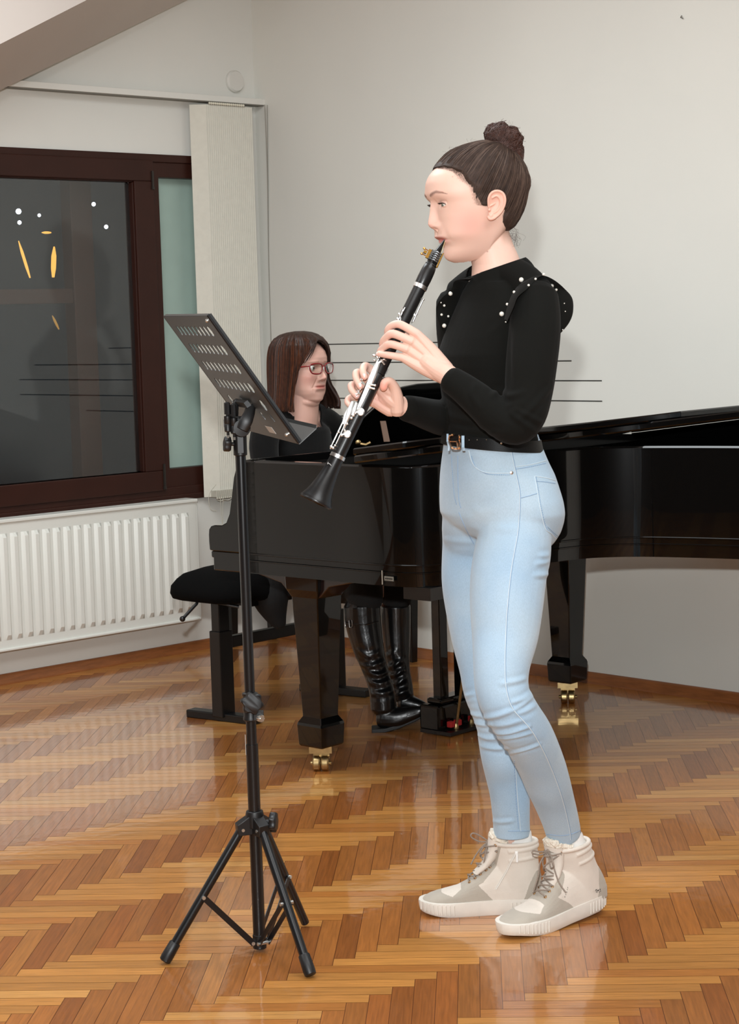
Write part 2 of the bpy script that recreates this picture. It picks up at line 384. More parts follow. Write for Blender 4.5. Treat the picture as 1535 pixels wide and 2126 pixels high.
# ---------------- radiator
M_rad = mat('radiator_enamel', (222, 223, 216), .38)
rd = thing('radiator', 'white ribbed panel radiator mounted under the window', 'radiator', LW(-1.5, .15, .05))
S0, S1 = -2.45, -.483; Z0, Z1 = .152, .642
m = MB(); boxL(m, S0, S1, Z0, Z1, .035, .075)
prof = []                      # ribbed face
pitch_ = .0490; s_ = S0+.02; n = int((S1-.02-s_)/pitch_)
pts = [(S0, .098), (S0+.02, .098)]
for k in range(n):
    b0 = s_+k*pitch_
    pts += [(b0+.005, .100), (b0+.016, .1125), (b0+.031, .1125), (b0+.042, .100)]
pts += [(S1-.012, .100), (S1, .098)]
rings = []
for z, f in ((Z0, 0), (Z0+.035, 0), (Z0+.055, 1), (Z1-.06, 1), (Z1-.045, 0), (Z1, 0)):
    rings.append([LW(a_, z, .100+(d_-.100)*f if d_ > .1 else d_) for a_, d_ in pts]+[LW(S1, z, .075), LW(S0, z, .075)])
m.loft(rings); m.build('panel', M_rad, rd, smooth=30)
m = MB(); boxL(m, S0-.004, S1+.004, Z1-.004, Z1+.010, .03, .108); boxL(m, S0-.006, S0, Z0, Z1, .03, .1); boxL(m, S1, S1+.012, Z0-.004, Z1-.005, .03, .094); boxL(m, S0, S1, Z0-.006, Z0+.004, .07, .108)
m.build('casing', M_rad, rd, smooth=0, bevel=.003)
for k in range(2): 
    m = MB(); boxL(m, -2.1+k*1.3, -2.06+k*1.3, .2, .6, 0, .035); m.build('bracket', M_rad, rd)

# ---------------- light: on-camera flash (a little above the lens) and the hall's ceiling lamps
def area(name, loc, size, power, color=(1, 1, 1), aim=None):
    l = bpy.data.lights.new(name, 'AREA'); l.shape = 'DISK'; l.size = size; l.energy = power; l.color = color
    o = bpy.data.objects.new(name, l); COL.objects.link(o); o.location = loc
    d = (Vector(aim)-Vector(loc)) if aim else V(0, 0, -1)
    o.rotation_euler = d.to_track_quat('-Z', 'Y').to_euler(); return o
area('flash', (-.05, .03, CAMH+.27), .07, 180, (.96, .99, 1), (0, 6, 1.25))
for a_, b_, sz_, e_ in ((-2.3, 2.1, 1.8, 88), (-2.6, 5.0, 1.8, 62), (-5.4, 2.1, 1.8, 58), (-5.6, 5.2, 1.8, 46)):
    p_ = CN+dL*a_+dR*b_; area('ceiling_lamp', (p_.x, p_.y, CEIL-.06), sz_, e_, (.90, .965, 1))
w = bpy.data.worlds.new('night'); SC.world = w; w.use_nodes = True
w.node_tree.nodes['Background'].inputs['Color'].default_value = (.010, .012, .015, 1); w.node_tree.nodes['Background'].inputs['Strength'].default_value = 1
# ================================================================ grand piano
PO = V(-.488, 5.893, 0); pA = V(.743, -.669, 0).normalized(); pK = V(.669, .743, 0).normalized()
def PN(a, k, z): return PO+pA*a+pK*k+ZZ*z
M_blk = mat('black_piano_lacquer', (4, 4, 4), .25, coat=.8, spec=.1)
M_blk.node_tree.nodes['Principled BSDF'].inputs['Coat Roughness'].default_value = .02
M_blk2 = mat('black_satin_wood', (9, 8, 8), .35)
M_brass = mat('brass', (176, 152, 108), .36, metal=1, noise=.15, nscale=60)
M_gold = mat('bronze_plate_paint', (24, 19, 12), .9, spec=.05)
M_int = mat('matte_black_interior', (4, 4, 4), .95, spec=.03)
M_felt = mat('red_felt', (150, 20, 18), .9)
M_iv = mat('key_ivory', (232, 228, 214), .3)
pn = thing('grand_piano', 'black glossy grand piano behind the clarinet player', 'piano', PN(.8, .8, 0))
out_pts = [(.13, 0), (.30, 0), (.5, 0), (.70, 0), (.80, .022), (.85, .09), (.858, .22), (.835, .42), (.812, .60), (.845, .77), (.95, .88), (1.10, .94), (1.27, .985), (1.46, 1.02), (1.60, 1.08), (1.675, 1.20), (1.665, 1.34), (1.59, 1.415), (1.45, 1.42)]
outl = [(p.x, p.y) for p in catmull([V(a, k, 0) for a, k in out_pts], 5)]+[(1.2, 1.42), (.8, 1.42), (.4, 1.42), (.13, 1.42)]
def inset(poly, d):
    n = len(poly); r = []
    for i in range(n):
        a = Vector(poly[i-1]); b_ = Vector(poly[i]); c_ = Vector(poly[(i+1) % n])
        t = ((c_-b_).normalized()+(b_-a).normalized()); t = t.normalized(); nn = Vector((-t.y, t.x)); r.append((b_.x+nn.x*d, b_.y+nn.y*d))
    return r
inn = inset(outl, .036); low = inset(outl, .004)
m = MB()
def ring(poly, z): return [PN(a, k, z) for a, k in poly]
# rim as a hollow wall
m.loft([ring(outl, .672), ring(outl, .949), ring(inset(outl, .004), .955), ring(inset(outl, .032), .955)], False, False); m.cur = 1; m.loft([ring(inset(outl, .032), .955), ring(inn, .949), ring(inn, .63)], False, False); m.cur = 0
m.loft([ring(low, .612), ring(low, .672)], False, False)
m.loft([ring(outl, .672), ring(low, .672)], False, False)
m.loft([ring(low, .612), ring(inset(outl, .04), .612)], False, False)
rim = m.build('rim', [M_blk, M_int], pn, smooth=30)
m = MB(); m.prism(ring(inset(outl, .02), .625), ZZ*.02); m.build('bottom_board', M_int, pn, smooth=0)
m = MB(); m.prism([PN(a, k, .80) for a, k in inset([q for q in outl if q[0] > .5]+[(.5, 1.42), (.5, .0)][0:0], .05)], ZZ*.02); m.build('iron_plate', M_gold, pn, smooth=0)
m = MB()
for i in range(18):
    k = 1.06+i*.0165; m.tube([PN(.66, k, .832), PN(1.45, k, .832)], .0008, 4)
m.build('strings', mat('string_steel', (170, 165, 150), .3, metal=1), pn)
# cheeks (arms) of the keyboard end
prof = [(.0, .672), (-.012, .674), (-.014, .70), (-.014, .722), (-.011, .738), (-.002, .748), (.012, .752), (.045, .753), (.066, .762), (.082, .79), (.094, .84), (.106, .90), (.122, .94), (.145, .955), (.2, .955), (.2, .672)]
low_p = [(.0, .612), (.0, .650), (-.009, .652), (-.009, .670), (.0, .672), (.2, .672), (.2, .612)]
for k0, k1 in ((0, .05), (1.37, 1.42)):
    m = MB(); m.prism([PN(a, k0, z) for a, z in prof], pK*(k1-k0)); m.prism([PN(a, k0+.004, z) for a, z in low_p], pK*(k1-k0-.008))
    m.build('cheek', M_blk, pn, smooth=40, bevel=.003)
m = MB(); m.box(PN(.12, .71, .63), (.25, 1.33, .035), (pA, pK, ZZ)); m.box(PN(.005, .71, .665), (.02, 1.32, .05), (pA, pK, ZZ)); m.build('key_bed', M_blk, pn, smooth=0, bevel=.003)
m = MB()
for i in range(52): m.box(PN(.085, .08+i*.0242, .705), (.145, .0228, .02), (pA, pK, ZZ))
m.build('keyboard', M_iv, pn, smooth=0)
m = MB()
for i in range(51):
    if i % 7 not in (2, 6): m.box(PN(.11, .0921+i*.0242, .721), (.09, .011, .014), (pA, pK, ZZ))
m.build('black_keys', M_blk2, pn, smooth=0)
m = MB(); m.box(PN(.175, .71, .80), (.02, 1.32, .19), (pA, pK, ZZ)); m.build('fallboard', M_blk, pn, smooth=0, bevel=.004)
m = MB(); m.box(PN(.415, .72, .925), (.47, 1.33, .02), (pA, pK, ZZ)); m.build('pin_block_cover', M_int, pn, smooth=0)
# mouldings along the case side
m = MB()
m.tube([PN(a, k, .6725) for a, k in inset(outl, -.0015)[:70]], .0028, 6); m.tube([PN(a, k, .651) for a, k in inset(outl, .0025)[:70]], .0025, 6)
m.build('moulding', M_blk, pn)
# music desk
dk = [(.20, .96), (.20, 1.02), (.24, 1.06), (.30, 1.10), (.35, 1.14), (.41, 1.158), (.48, 1.165), (.88, 1.165), (.95, 1.158), (1.0, 1.14), (1.04, 1.10), (1.08, 1.06), (1.12, 1.02), (1.12, .96)]
lean = lambda z: .36+(z-.96)*.32
m = MB(); m.prism([PN(lean(z), k, z) for k, z in dk], pA*.016); desk = m.build('music_desk', M_blk, pn, smooth=30, bevel=.003)
m = MB(); p0, p1 = P(794, 874, 5.70), P(802, 917, 5.66); d_ = (p1-p0).normalized(); m.prism([p0-V(.007, 0, 0), p0+V(.009, 0, 0), p1+V(.010, 0, 0), p1-V(.007, 0, 0)], pA*.002)
m.build('desk_prop', mat('worn_brass_strip', (84, 60, 42), .6, metal=.3), pn, smooth=0)
m = MB(); m.tube([P(742, 921, 5.72), P(760, 924, 5.72), P(770, 919, 5.72)], .005, 8); m.ball(P(744, 919, 5.72), .009, 10, 8); m.build('prop_hinge', M_brass, pn)
# lid with its front flap folded back onto it
lid_out = inset([q for q in outl if q[0] > .62], -.018)
lid_out = [(.62, -.018)]+[q for q in lid_out if q[0] > .63 and q[1] < 1.40]+[(1.58, 1.432), (.62, 1.432)]
lz = lambda a: .960+.122*max(a-.62, 0)
def lidslab(poly, h0, h1): 
    mm = MB(); mm.loft([[PN(a, k, lz(a)+h) for a, k in inset(poly, 0.004)], [PN(a, k, lz(a)+h+.003) if False else PN(a, k, lz(a)+h0+.004) for a, k in poly], [PN(a, k, lz(a)+h1-.004) for a, k in poly], [PN(a, k, lz(a)+h1) for a, k in inset(poly, .004)]] if False else
        [[PN(a, k, lz(a)+h0) for a, k in inset(poly, .004)], [PN(a, k, lz(a)+h0+.004) for a, k in poly], [PN(a, k, lz(a)+h1-.004) for a, k in poly], [PN(a, k, lz(a)+h1) for a, k in inset(poly, .004)]]); return mm
lid = lidslab(lid_out, 0, .022).build('lid', M_blk, pn, smooth=30)
lidslab([(.615, -.016), (.80, -.014), (.84, .03), (.87, .1), (.885, .3), (.88, .55), (.9, .75), (1.02, .9), (1.1, .935), (1.1, 1.43), (.615, 1.43)], .0225, .043).build('lid_flap', M_blk, pn, smooth=30)
m = MB(); c_ = P(1358, 873, 6.05)
m2_ = MB(); m2_.prism([PN(.62, 1.375, .950), PN(1.60, 1.375, .950), PN(1.60, 1.375, lz(1.60)-.001), PN(.62, 1.375, lz(.62)-.001)], pK*.04); m2_.build('hinge_rail', M_int, pn, smooth=0)  # dark filler added in place of the shaded gap under the lid
pp = onplane(1358, 873, PN(.62, .7, lz(.62)+.045), ZZ-pA*.122); m.lathe([(0, 0), (.006, 0), (.005, .006), (.0, .007)], pp+ZZ*.0, ZZ, 12); m.box(pp-pA*.02, (.035, .012, .004), (pA, pK, ZZ))
m.build('lid_catch', M_brass, pn)
# legs: square, tapered, set corner-on to the view
def leg(a, k, ztop=.612):
    m = MB(); hs = [(ztop, .068), (ztop-.05, .066), (ztop-.075, .054), (.30, .044), (.175, .039), (.168, .039), (.150, .050), (.142, .052), (.082, .049), (.076, .045)]
    m.loft([[PN(a+i*h, k+j*h, z) for i, j in ((-1, -1), (1, -1), (1, 1), (-1, 1))] for z, h in hs])
    o = m.build('leg', M_blk, pn, smooth=0, bevel=.003)
    m = MB(); e1 = V(1, -.12, 0).normalized(); e2 = V(.12, 1, 0).normalized()
    c_ = PN(a, k, 0); m.box(c_+ZZ*.066, (.070, .05, .022), (e1, e2, ZZ)); m.box(c_+ZZ*.05+e1*.0, (.05, .02, .03), (e1, e2, ZZ))
    for s_ in (-1, 1): m.lathe([(.004, 0), (.021, 0), (.0235, .004), (.0235, .019), (.021, .023), (.004, .023)], c_+ZZ*.0235+e1*(.0015*s_)-e2*.016, e1*s_, 24)
    m.lathe([(.006, -.032), (.006, .032)], c_+ZZ*.0235-e2*.016, e1, 12)
    m.build('caster', M_brass, o, smooth=30)
g1, g2 = G(660, 1600)-PO, G(1180, 1458)-PO
leg(g1.dot(pA), g1.dot(pK)+.02); leg(g2.dot(pA), g2.dot(pK)); leg(1.45, 1.22)
# bracket of the front legs
for kk in (g1.dot(pK)+.02, g2.dot(pK)):
    m = MB(); aa = g1.dot(pA)
    m.prism([PN(aa-.20, kk-.05, .612), PN(aa+.20, kk-.05, .612), PN(aa+.20, kk-.05, .596), PN(aa+.10, kk-.05, .575), PN(aa+.06, kk-.05, .54), PN(aa-.06, kk-.05, .54), PN(aa-.10, kk-.05, .575), PN(aa-.20, kk-.05, .596)], pK*.1)
    m.build('leg_bracket', mat('leg_bracket_mahogany', (26, 9, 8), .3, coat=.6), pn, smooth=0, bevel=.003)  # reddish reflection on the bracket put into its base colour
m = MB(); m.box(PN(.80, .20, .593), (.10, .34, .036), (pA, pK, ZZ)); m.build('cross_beam', M_blk2, pn, smooth=0)
# name plate on the case corner
pl0 = onplane(808, 1201.5, PN(0, -.002, 0), pK)
m = MB(); m.box(pl0, (.034, .0015, .013), (pA, pK, ZZ)); pt = m.build('name_plate', mat('plate_silver', (150, 150, 142), .4, metal=.6), pn, smooth=0)
m = MB()
for i in range(7): m.box(pl0+pA*(-.0125+i*.0042)-pK*.001, (.0026 if i % 2 else .0032, .0006, .005 if i % 3 else .0042), (pA, pK, ZZ))
m.box(pl0-pK*.0009+ZZ*.0052, (.031, .0005, .0007), (pA, pK, ZZ)); m.box(pl0-pK*.0009-ZZ*.0052, (.031, .0005, .0007), (pA, pK, ZZ))
m.build('plate_lettering', M_blk2, pt, smooth=0)
m = MB(); p_ = onplane(794, 1199, PN(0, -.002, 0), pK); m.box(p_, (.003, .002, .04), (pA, pK, ZZ)); m.build('edge_strip', mat('bright_trim', (190, 186, 176), .3, metal=.7), pn, smooth=0)  # bright strip added to imitate the reflection on the case edge
# pedal lyre
g3 = G(940, 1512)-PO; la, lk = g3.dot(pA), g3.dot(pK)
ly = (V(1, -.06, 0).normalized(), V(.06, 1, 0).normalized())      # lyre box faces the player
m = MB(); m.box(PN(la, lk, .055), (.085, .24, .085), (pA, pK, ZZ)); m.box(PN(la+.005, lk, .108), (.065, .2, .02), (pA, pK, ZZ)); m.build('lyre_box', M_blk, pn, smooth=0, bevel=.008)
for s_ in (-1, 1):
    m = MB(); m.box(PN(la+.0, lk+s_*.055, .36), (.035, .04, .5), (pA, pK, ZZ)); m.build('lyre_post', M_blk, pn, smooth=0, bevel=.003)
for i, s_ in enumerate((-.07, 0, .07)):
    m = MB(); b0 = PN(la-.04, lk+s_, .045); m.tube([b0, b0-pA*.04+ZZ*.004, b0-pA*.075+ZZ*.002, b0-pA*.10-ZZ*.004], [.007, .008, .015, .012], 10, flat=.45, up=ZZ); m.build('pedal', M_brass, pn)
m = MB()
for s_ in (-.06, .02):
    m = MB(); m.tube([PN(la+.065, lk+s_, .02), PN(la+.16, lk+s_*.6, .61)], .005, 8); m.lathe([(.009, 0), (.009, .012), (.006, .02)], PN(la+.065, lk+s_, .015), ZZ, 10); m.build('lyre_brace', M_brass, pn)
for s_ in (-.08, -.045, .03):
    m = MB(); m.box(PN(la+.06, lk+s_, .035), (.02, .022, .02), (pA, pK, ZZ)); m.build('felt_pad', M_felt, pn, smooth=0, bevel=.003)
m = MB(); m.box(PN(la+.03, lk, .012), (.13, .25, .012), (pA, pK, ZZ)); m.build('lyre_base', M_blk2, pn, smooth=0)
# ================================================================ piano bench
bc = V(-.335, 6.79, 0); bn = thing('piano_bench', 'black adjustable piano bench with side lever, pianist seated on it', 'bench', bc)
def BN(a, k, z): return bc+pA*a+pK*k+ZZ*z
M_cush = mat('black_bench_fabric', (7, 7, 7), .95, spec=.1, bump=.3, bscale=400)
M_bst = mat('black_bench_steel', (10, 10, 11), .38)
m = MB(); R_ = []
for z, f in ((.425, .93), (.432, .98), (.45, 1.0), (.475, .99), (.495, .94), (.512, .83), (.528, .6), (.532, .1)):
    ringp = []
    for i in range(40):
        t = 2*math.pi*i/40; c_, s_ = math.cos(t), math.sin(t); e = .38
        ringp.append(BN(math.copysign(abs(c_)**e, c_)*.172*f, math.copysign(abs(s_)**e, s_)*.415*(f if f > .9 else f**.6), z))
    R_.append(ringp)
m.loft(R_); m.build('cushion', M_cush, bn, smooth=60)
m = MB(); m.box(BN(0, 0, .415), (.26, .52, .022), (pA, pK, ZZ)); m.build('seat_plate', M_bst, bn, smooth=0)
fa = V(.82, -.57, 0).normalized(); fk = V(.57, .82, 0).normalized()
for k in (-.285, .285):
    m = MB(); m.box(BN(0, k, .165), (.052, .062, .30), (pA, pK, ZZ)); m.box(BN(0, k, .36), (.04, .05, .12), (pA, pK, ZZ)); m.build('column', M_bst, bn, smooth=0, bevel=.003)
    m = MB(); m.box(BN(0, k, .014), (.30, .05, .028), (fa, fk, ZZ)); m.build('foot_bar', M_bst, bn, smooth=0, bevel=.004)
m = MB(); m.box(BN(.0, 0, .27), (.03, .53, .04), (pA, pK, ZZ)); m.build('cross_bar', M_bst, bn, smooth=0, bevel=.003)
m = MB(); c0 = BN(.1, -.29, .405); m.tube(catmull([c0, P(418, 1246, 6.5), P(408, 1254, 6.49), P(394, 1269, 6.475), P(380, 1284, 6.46)], 5), .0055, 10); m.ball(P(379, 1285, 6.46), .010, 12, 8); m.build('height_lever', M_bst, bn)
# low black bench against the right wall, only its legs show under the piano
c1, c2, c3 = G(476, 1338), G(578, 1322), G(875, 1368)
c1, c2, c3 = c1-nL*.03, c2-nL*.03-nR*.06, G(879, 1370)-nR*.06
c4 = c1+(c3-c2)
tb = thing('wooden_bench', 'low black bench with tapered legs by the wall behind the piano', 'bench', (c1+c3)/2)
m = MB(); e_ = (c3-c2).normalized(); f_ = (c2-c1).normalized(); L1, L2 = (c3-c2).length, (c2-c1).length
m.box((c1+c3)/2+ZZ*.47, (L1+.08, L2+.08, .03), (e_, f_, ZZ)); m.box((c1+c3)/2+ZZ*.435, (L1+.03, L2+.03, .05), (e_, f_, ZZ)); m.build('seat_board', M_blk2, tb, smooth=0, bevel=.003)
for c_ in (c1, c2, c3, c4):
    m = MB(); m.loft([[c_+e_*(i*h)+f_*(j*h)+ZZ*z for i, j in ((-1, -1), (1, -1), (1, 1), (-1, 1))] for z, h in ((0, .013), (.42, .023))]); m.build('leg', M_blk2, tb, smooth=0, bevel=.002)
# ================================================================ music stand
M_mst = mat('black_stand_steel', (16, 17, 19), .3, noise=.05, nscale=30)
M_plas = mat('black_stand_plastic', (13, 13, 14), .45)
M_scr = mat('zinc_screw', (205, 205, 200), .3, metal=.9)
M_desk = mat('dark_grey_desk_steel', (52, 53, 52), .42, noise=.05, nscale=15)
st = thing('music_stand', 'black folding music stand with perforated tilted desk', 'music stand', G(540, 1972))
SY = 4.09; sb = G(540, 1975); sx = sb.x; 
def SP(z, dx=0, dy=0): return V(sx+dx-.003*(z), SY+dy, z)
zz = lambda a, b_: P(a, b_, SY).z
m = MB(); m.tube([SP(.012), SP(.46)], .0135, 20); m.build('lower_tube', M_mst, st)
m = MB(); m.tube([SP(.44), SP(1.09)], .0112, 20); m.build('upper_tube', M_mst, st)
# collar with star knob
m = MB(); zc = zz(530, 1467); m.lathe([(.0145, -.03), (.0165, -.028), (.0165, -.024), (.015, -.02), (.015, .022), (.017, .026), (.017, .03), (.012, .032)], SP(zc), ZZ, 24)
m.box(SP(zc-.018, .018, -.006), (.02, .02, .018)); col = m.build('collar', M_plas, st)
m = MB()
def star(m, c, ax, r, h, n=6, amp=.12, seg=48):
    ax = Vector(ax).normalized(); x = ax.orthogonal().normalized(); y = ax.cross(x); R_ = []
    for hh, f in ((0, .9), (h*.12, 1), (h*.85, 1), (h, .9)):
        R_.append([Vector(c)+ax*hh+(x*math.cos(2*math.pi*i/seg)+y*math.sin(2*math.pi*i/seg))*(r*f*(1+amp*math.cos(n*2*math.pi*i/seg))) for i in range(seg)])
    m.loft(R_)
star(m, SP(zz(534, 1456), .003, -.012), (.25, -1, .05), .0225, .018); m.build('star_knob', M_plas, col, smooth=50)
m = MB(); star(m, SP(zz(545, 1487), .018, -.016), (.6, -.8, 0), .008, .012, 8, .1); m.lathe([(.003, 0), (.003, .02)], SP(zz(545, 1487), .013, -.012), (.6, -.8, 0), 8); m.build('small_knob', M_scr, col, smooth=50)
# hub
zh = zz(531, 1705)
m = MB(); m.lathe([(.0137, .024), (.018, .024), (.020, .015), (.020, -.012), (.0137, -.014)], SP(zh), ZZ, 24)
feet = [G(345, 2001), G(644, 2030), G(634, 1925)]
tops = []
for i, f in enumerate(feet):
    d_ = V(f.x-sx, f.y-SY, 0).normalized(); n_ = V(-d_.y, d_.x, 0)
    c_ = SP(zh)
    m.prism([c_+d_*.008-n_*.013+ZZ*.018, c_+d_*.008-n_*.013-ZZ*.026, c_+d_*.040-n_*.013-ZZ*.026, c_+d_*.042-n_*.013-ZZ*.002], n_*.026)
    tops.append((c_+d_*.030-ZZ*.014, d_, n_))
hub = m.build('hub', M_plas, st, smooth=35, bevel=.0015)
for t_, d_, n_ in tops:
    m = MB(); m.lathe([(.0035, -.0145), (.0035, .0145)], t_, n_, 12); m.build('hub_pin', M_scr, hub)
m = MB(); star(m, SP(zh+.0, .034, -.01), (1, -.15, 0), .021, .014, 7, .07); m.lathe([(.005, 0), (.005, .03)], SP(zh, .012, -.006), (1, -.15, 0), 10); m.build('hub_knob', M_plas, hub, smooth=50)
for i, f in enumerate(feet):
    t_, d_, n_ = tops[i]; e_ = f+ZZ*.011
    m = MB(); m.tube([t_-(e_-t_).normalized()*.004, e_], .0098 if i < 2 else .0095, 16); lg = m.build('leg', M_mst, st)
    dr = (e_-t_).normalized()
    if i < 2:
        m = MB(); m.lathe([(.011, -.040), (.0125, -.038), (.0135, -.004), (.0125, .004), (.010, .006)], e_, dr, 20); m.build('rubber_foot', M_plas, lg)
    mid = t_.lerp(e_, .52); bt = SP(.022)+d_*.016
    w_ = n_*.0115
    m = MB(); u_ = (bt-mid).normalized(); side = u_.cross(n_).normalized()
    for s_ in (1,): m.prism([mid+side*.006+w_*s_, mid-side*.006+w_*s_, bt-side*.006+w_*s_, bt+side*.006+w_*s_], n_*.002)
    m.prism([mid+side*.006-w_, mid-side*.006-w_, bt-side*.006-w_, bt+side*.006-w_], n_*.002); br = m.build('brace', M_mst, st, smooth=0)
    m = MB(); m.lathe([(.004, -.0155), (.004, .0155)], mid, n_, 12); m.build('rivet', M_scr, br); m = MB(); m.lathe([(.004, -.0145), (.004, .0145)], bt+u_*-.002, n_, 12); m.build('rivet', M_scr, br)
m = MB(); m.lathe([(.0137, 0), (.0148, .001), (.0148, .03), (.0137, .031)], SP(.008), ZZ, 20); m.build('bottom_cap', M_plas, st)
# upper sleeve, knob, tilting head
zs = zz(497, 925)
m = MB(); m.lathe([(.0112, -.022), (.0145, -.02), (.0145, .058), (.011, .062)], SP(zs), ZZ, 24); m.box(SP(zs+.01, .002, -.0135), (.012, .006, .05)); slv = m.build('sleeve', M_plas, st)
m = MB(); star(m, SP(zs+.003, -.020, -.006), (-1, -.25, .1), .0155, .014, 5, .08); m.lathe([(.004, 0), (.004, .02)], SP(zs+.003, -.008, -.003), (-1, -.25, .1), 8); m.build('sleeve_knob', M_plas, slv, smooth=50)
m = MB()
hx = P(500, 888, SY-.01)
m.lathe([(.006, -.016), (.018, -.015), (.020, -.008), (.020, .008), (.018, .015), (.006, .016)], hx, V(.25, -1, 0), 24)
for (a_, b_) in ((473, 880), (486, 884)):
    c_ = P(a_, b_, SY-.02); m.lathe([(.006, -.017), (.0075, -.015), (.0075, -.002), (.0065, 0), (.0078, .002), (.0078, .016), (.006, .017)], c_, ZZ, 14)
    m.lathe([(.003, -.024), (.003, .046)], c_, ZZ, 8); m.lathe([(.0065, .02), (.0065, .044), (.004, .046)], c_, ZZ, 8)
m.box(P(487, 878, SY-.012), (.045, .016, .016))
hd = m.build('tilt_head', M_plas, st, smooth=35)
m = MB()
for (a_, b_) in ((473, 880), (486, 884)): m.lathe([(.0028, -.030), (.0028, -.017)], P(a_, b_, SY-.02), ZZ, 8)
m.build('clamp_screws', M_scr, hd)
# desk plate
A_, B_, C_, D_ = P(340, 657, 4.30), P(430, 656, 3.90), P(619, 921, 3.90), P(514, 893, 4.30)
def DK(u, v, h=0):     # u 0..1 far to near, v 0..1 top to bottom
    q = A_.lerp(B_, u).lerp(D_.lerp(C_, u), v); return q+dn*h
dn = (B_-A_).cross(D_-A_).normalized()
if dn.x < 0: dn = -dn                 # toward the player
m = MB(); vrows = [(.0, .075, 0), (.075, .165, 1), (.165, .225, 0), (.225, .315, 1), (.315, .375, 0), (.375, .465, 1), (.465, .525, 0), (.525, .615, 1), (.615, .66, 0), (.66, .76, 2), (.76, .86, 3), (.86, 1, 0)]
def cell(u0, u1, v0, v1, hu, hv):
    cu, cv = (u0+u1)/2, (v0+v1)/2; o = []
    ox = [(u0, v0), (cu, v0), (u1, v0), (u1, cv), (u1, v1), (cu, v1), (u0, v1), (u0, cv)]
    ix = [(cu+hu*math.cos(t), cv+hv*math.sin(t)) for t in [math.pi*(1.25+.25*i) for i in range(8)]]
    vs = [DK(*p_) for p_ in ox]+[DK(*p_) for p_ in ix]
    m.add(vs, [(i, (i+1) % 8, 8+(i+1) % 8, 8+i) for i in range(8)])
def plain(u0, u1, v0, v1): m.add([DK(u0, v0), DK(u1, v0), DK(u1, v1), DK(u0, v1)], [(0, 1, 2, 3)])
for v0, v1, kind_ in vrows:
    if kind_ == 1:
        us = [.0, .10]+[.10+.0875*(i+1) for i in range(9)]+[1.0]
        plain(0, .10, v0, v1)
        for i in range(9): cell(.10+.0875*i, .10+.0875*(i+1), v0, v1, .026 if i < 8 else .036, (v1-v0)*.46)
        plain(.8875, 1, v0, v1)
    elif kind_ == 2:
        plain(0, .12, v0, v1); cell(.12, .22, v0, v1, .03, .04); plain(.22, .40, v0, v1); cell(.40, .48, v0, v1, .012, .045); plain(.48, .78, v0, v1); cell(.78, .90, v0, v1, .035, .045); plain(.90, 1, v0, v1)
    elif kind_ == 3:
        plain(0, .62, v0, v1); cell(.62, .70, v0, v1, .02, .035); plain(.70, .80, v0, v1); cell(.80, .88, v0, v1, .016, .035); plain(.88, 1, v0, v1)
    else:
        plain(0, 1, v0, v1)
dp = m.build('desk', M_desk, st, smooth=0); md = dp.modifiers.new('t', 'SOLIDIFY'); md.thickness = .0014; md.offset = 0
m = MB()      # folded side flanges and bottom ledge
fl = .010
for u in (0, 1):
    e_ = (B_-A_).normalized()*(.006 if u else -.006)
    m.tube([DK(u, 0, .002), DK(u, .5, .002), DK(u, 1, .002)], .0035, 8)
    m.prism([DK(u, .0), DK(u, 1), DK(u, 1, fl), DK(u, 0, fl)], (B_-A_).normalized()*(.0012 if u else -.0012))
m.prism([DK(0, 0), DK(1, 0), DK(1, 0, fl*.7), DK(0, 0, fl*.7)], (A_-D_).normalized()*.0012)
m.build('desk_flange', M_mst, dp, smooth=35)
m = MB(); e1 = P(656, 889, 3.90)-P(621, 921, 3.90)
q0, q1 = DK(-.02, 1), DK(1.02, 1)
m.prism([q0, q1, q1+e1, q0+e1], (D_-A_).normalized()*.0014); m.prism([q0+e1, q1+e1, q1+e1*1.04+ZZ*.006, q0+e1*1.04+ZZ*.006], (D_-A_).normalized()*.0012)
m.build('ledge', M_desk, dp, smooth=0)
m = MB(); m.prism([DK(.55, .90, -.0012), DK(.68, .90, -.0012), DK(.68, .955, -.0012), DK(.55, .955, -.0012)], dn*-.0005); m.build('sticker', mat('pale_sticker', (188, 188, 184), .5), dp, smooth=0)
m = MB(); m.lathe([(.004, 0), (.004, .004), (.001, .006)], DK(.93, .93, -.001), -dn, 10); m.build('corner_rivet', M_scr, dp); m = MB(); m.lathe([(.004, 0), (.004, .004), (.001, .006)], DK(.97, .03, -.001), -dn, 10); m.build('corner_rivet', M_scr, dp)
# two curved bracket arms
def blade(pts, w0, ws):
    mm = MB(); R_ = []
    n_ = len(pts)
    for i, (c_, w_) in enumerate(zip(pts, ws)):
        t_ = (pts[min(i+1, n_-1)]-pts[max(i-1, 0)]).normalized(); x_ = t_.cross(V(0, -1, 0)).normalized()
        y_ = t_.cross(x_)
        R_.append([c_+x_*(w_*math.cos(a_))+y_*(w0*math.sin(a_)) for a_ in [2*math.pi*k/16 for k in range(16)]])
    mm.loft(R_); return mm
b1 = catmull([P(503, 891, SY-.05), P(512, 872, SY-.05), P(521, 852, SY-.04), P(529, 838, SY-.03)], 5)
blade(b1, .005, [interp([0, .3, .6, 1], [.012, .014, .011, .003], i/(len(b1)-1)) for i in range(len(b1))]).build('bracket_arm', M_plas, hd)
b1 = catmull([P(484, 868, SY+.03), P(485, 855, SY+.03), P(488, 842, SY+.03), P(491, 832, SY+.04)], 5)
blade(b1, .005, [interp([0, .3, .6, 1], [.011, .011, .009, .002], i/(len(b1)-1)) for i in range(len(b1))]).build('bracket_arm', M_plas, hd)
m = MB(); m.box(DK(.5, .70, -.010), (.10, .010, .014), ((B_-A_).normalized(), dn, (D_-A_).normalized())); m.tube([hx, DK(.55, .74, -.008)], .006, 10); m.build('desk_mount', M_plas, hd, smooth=35)
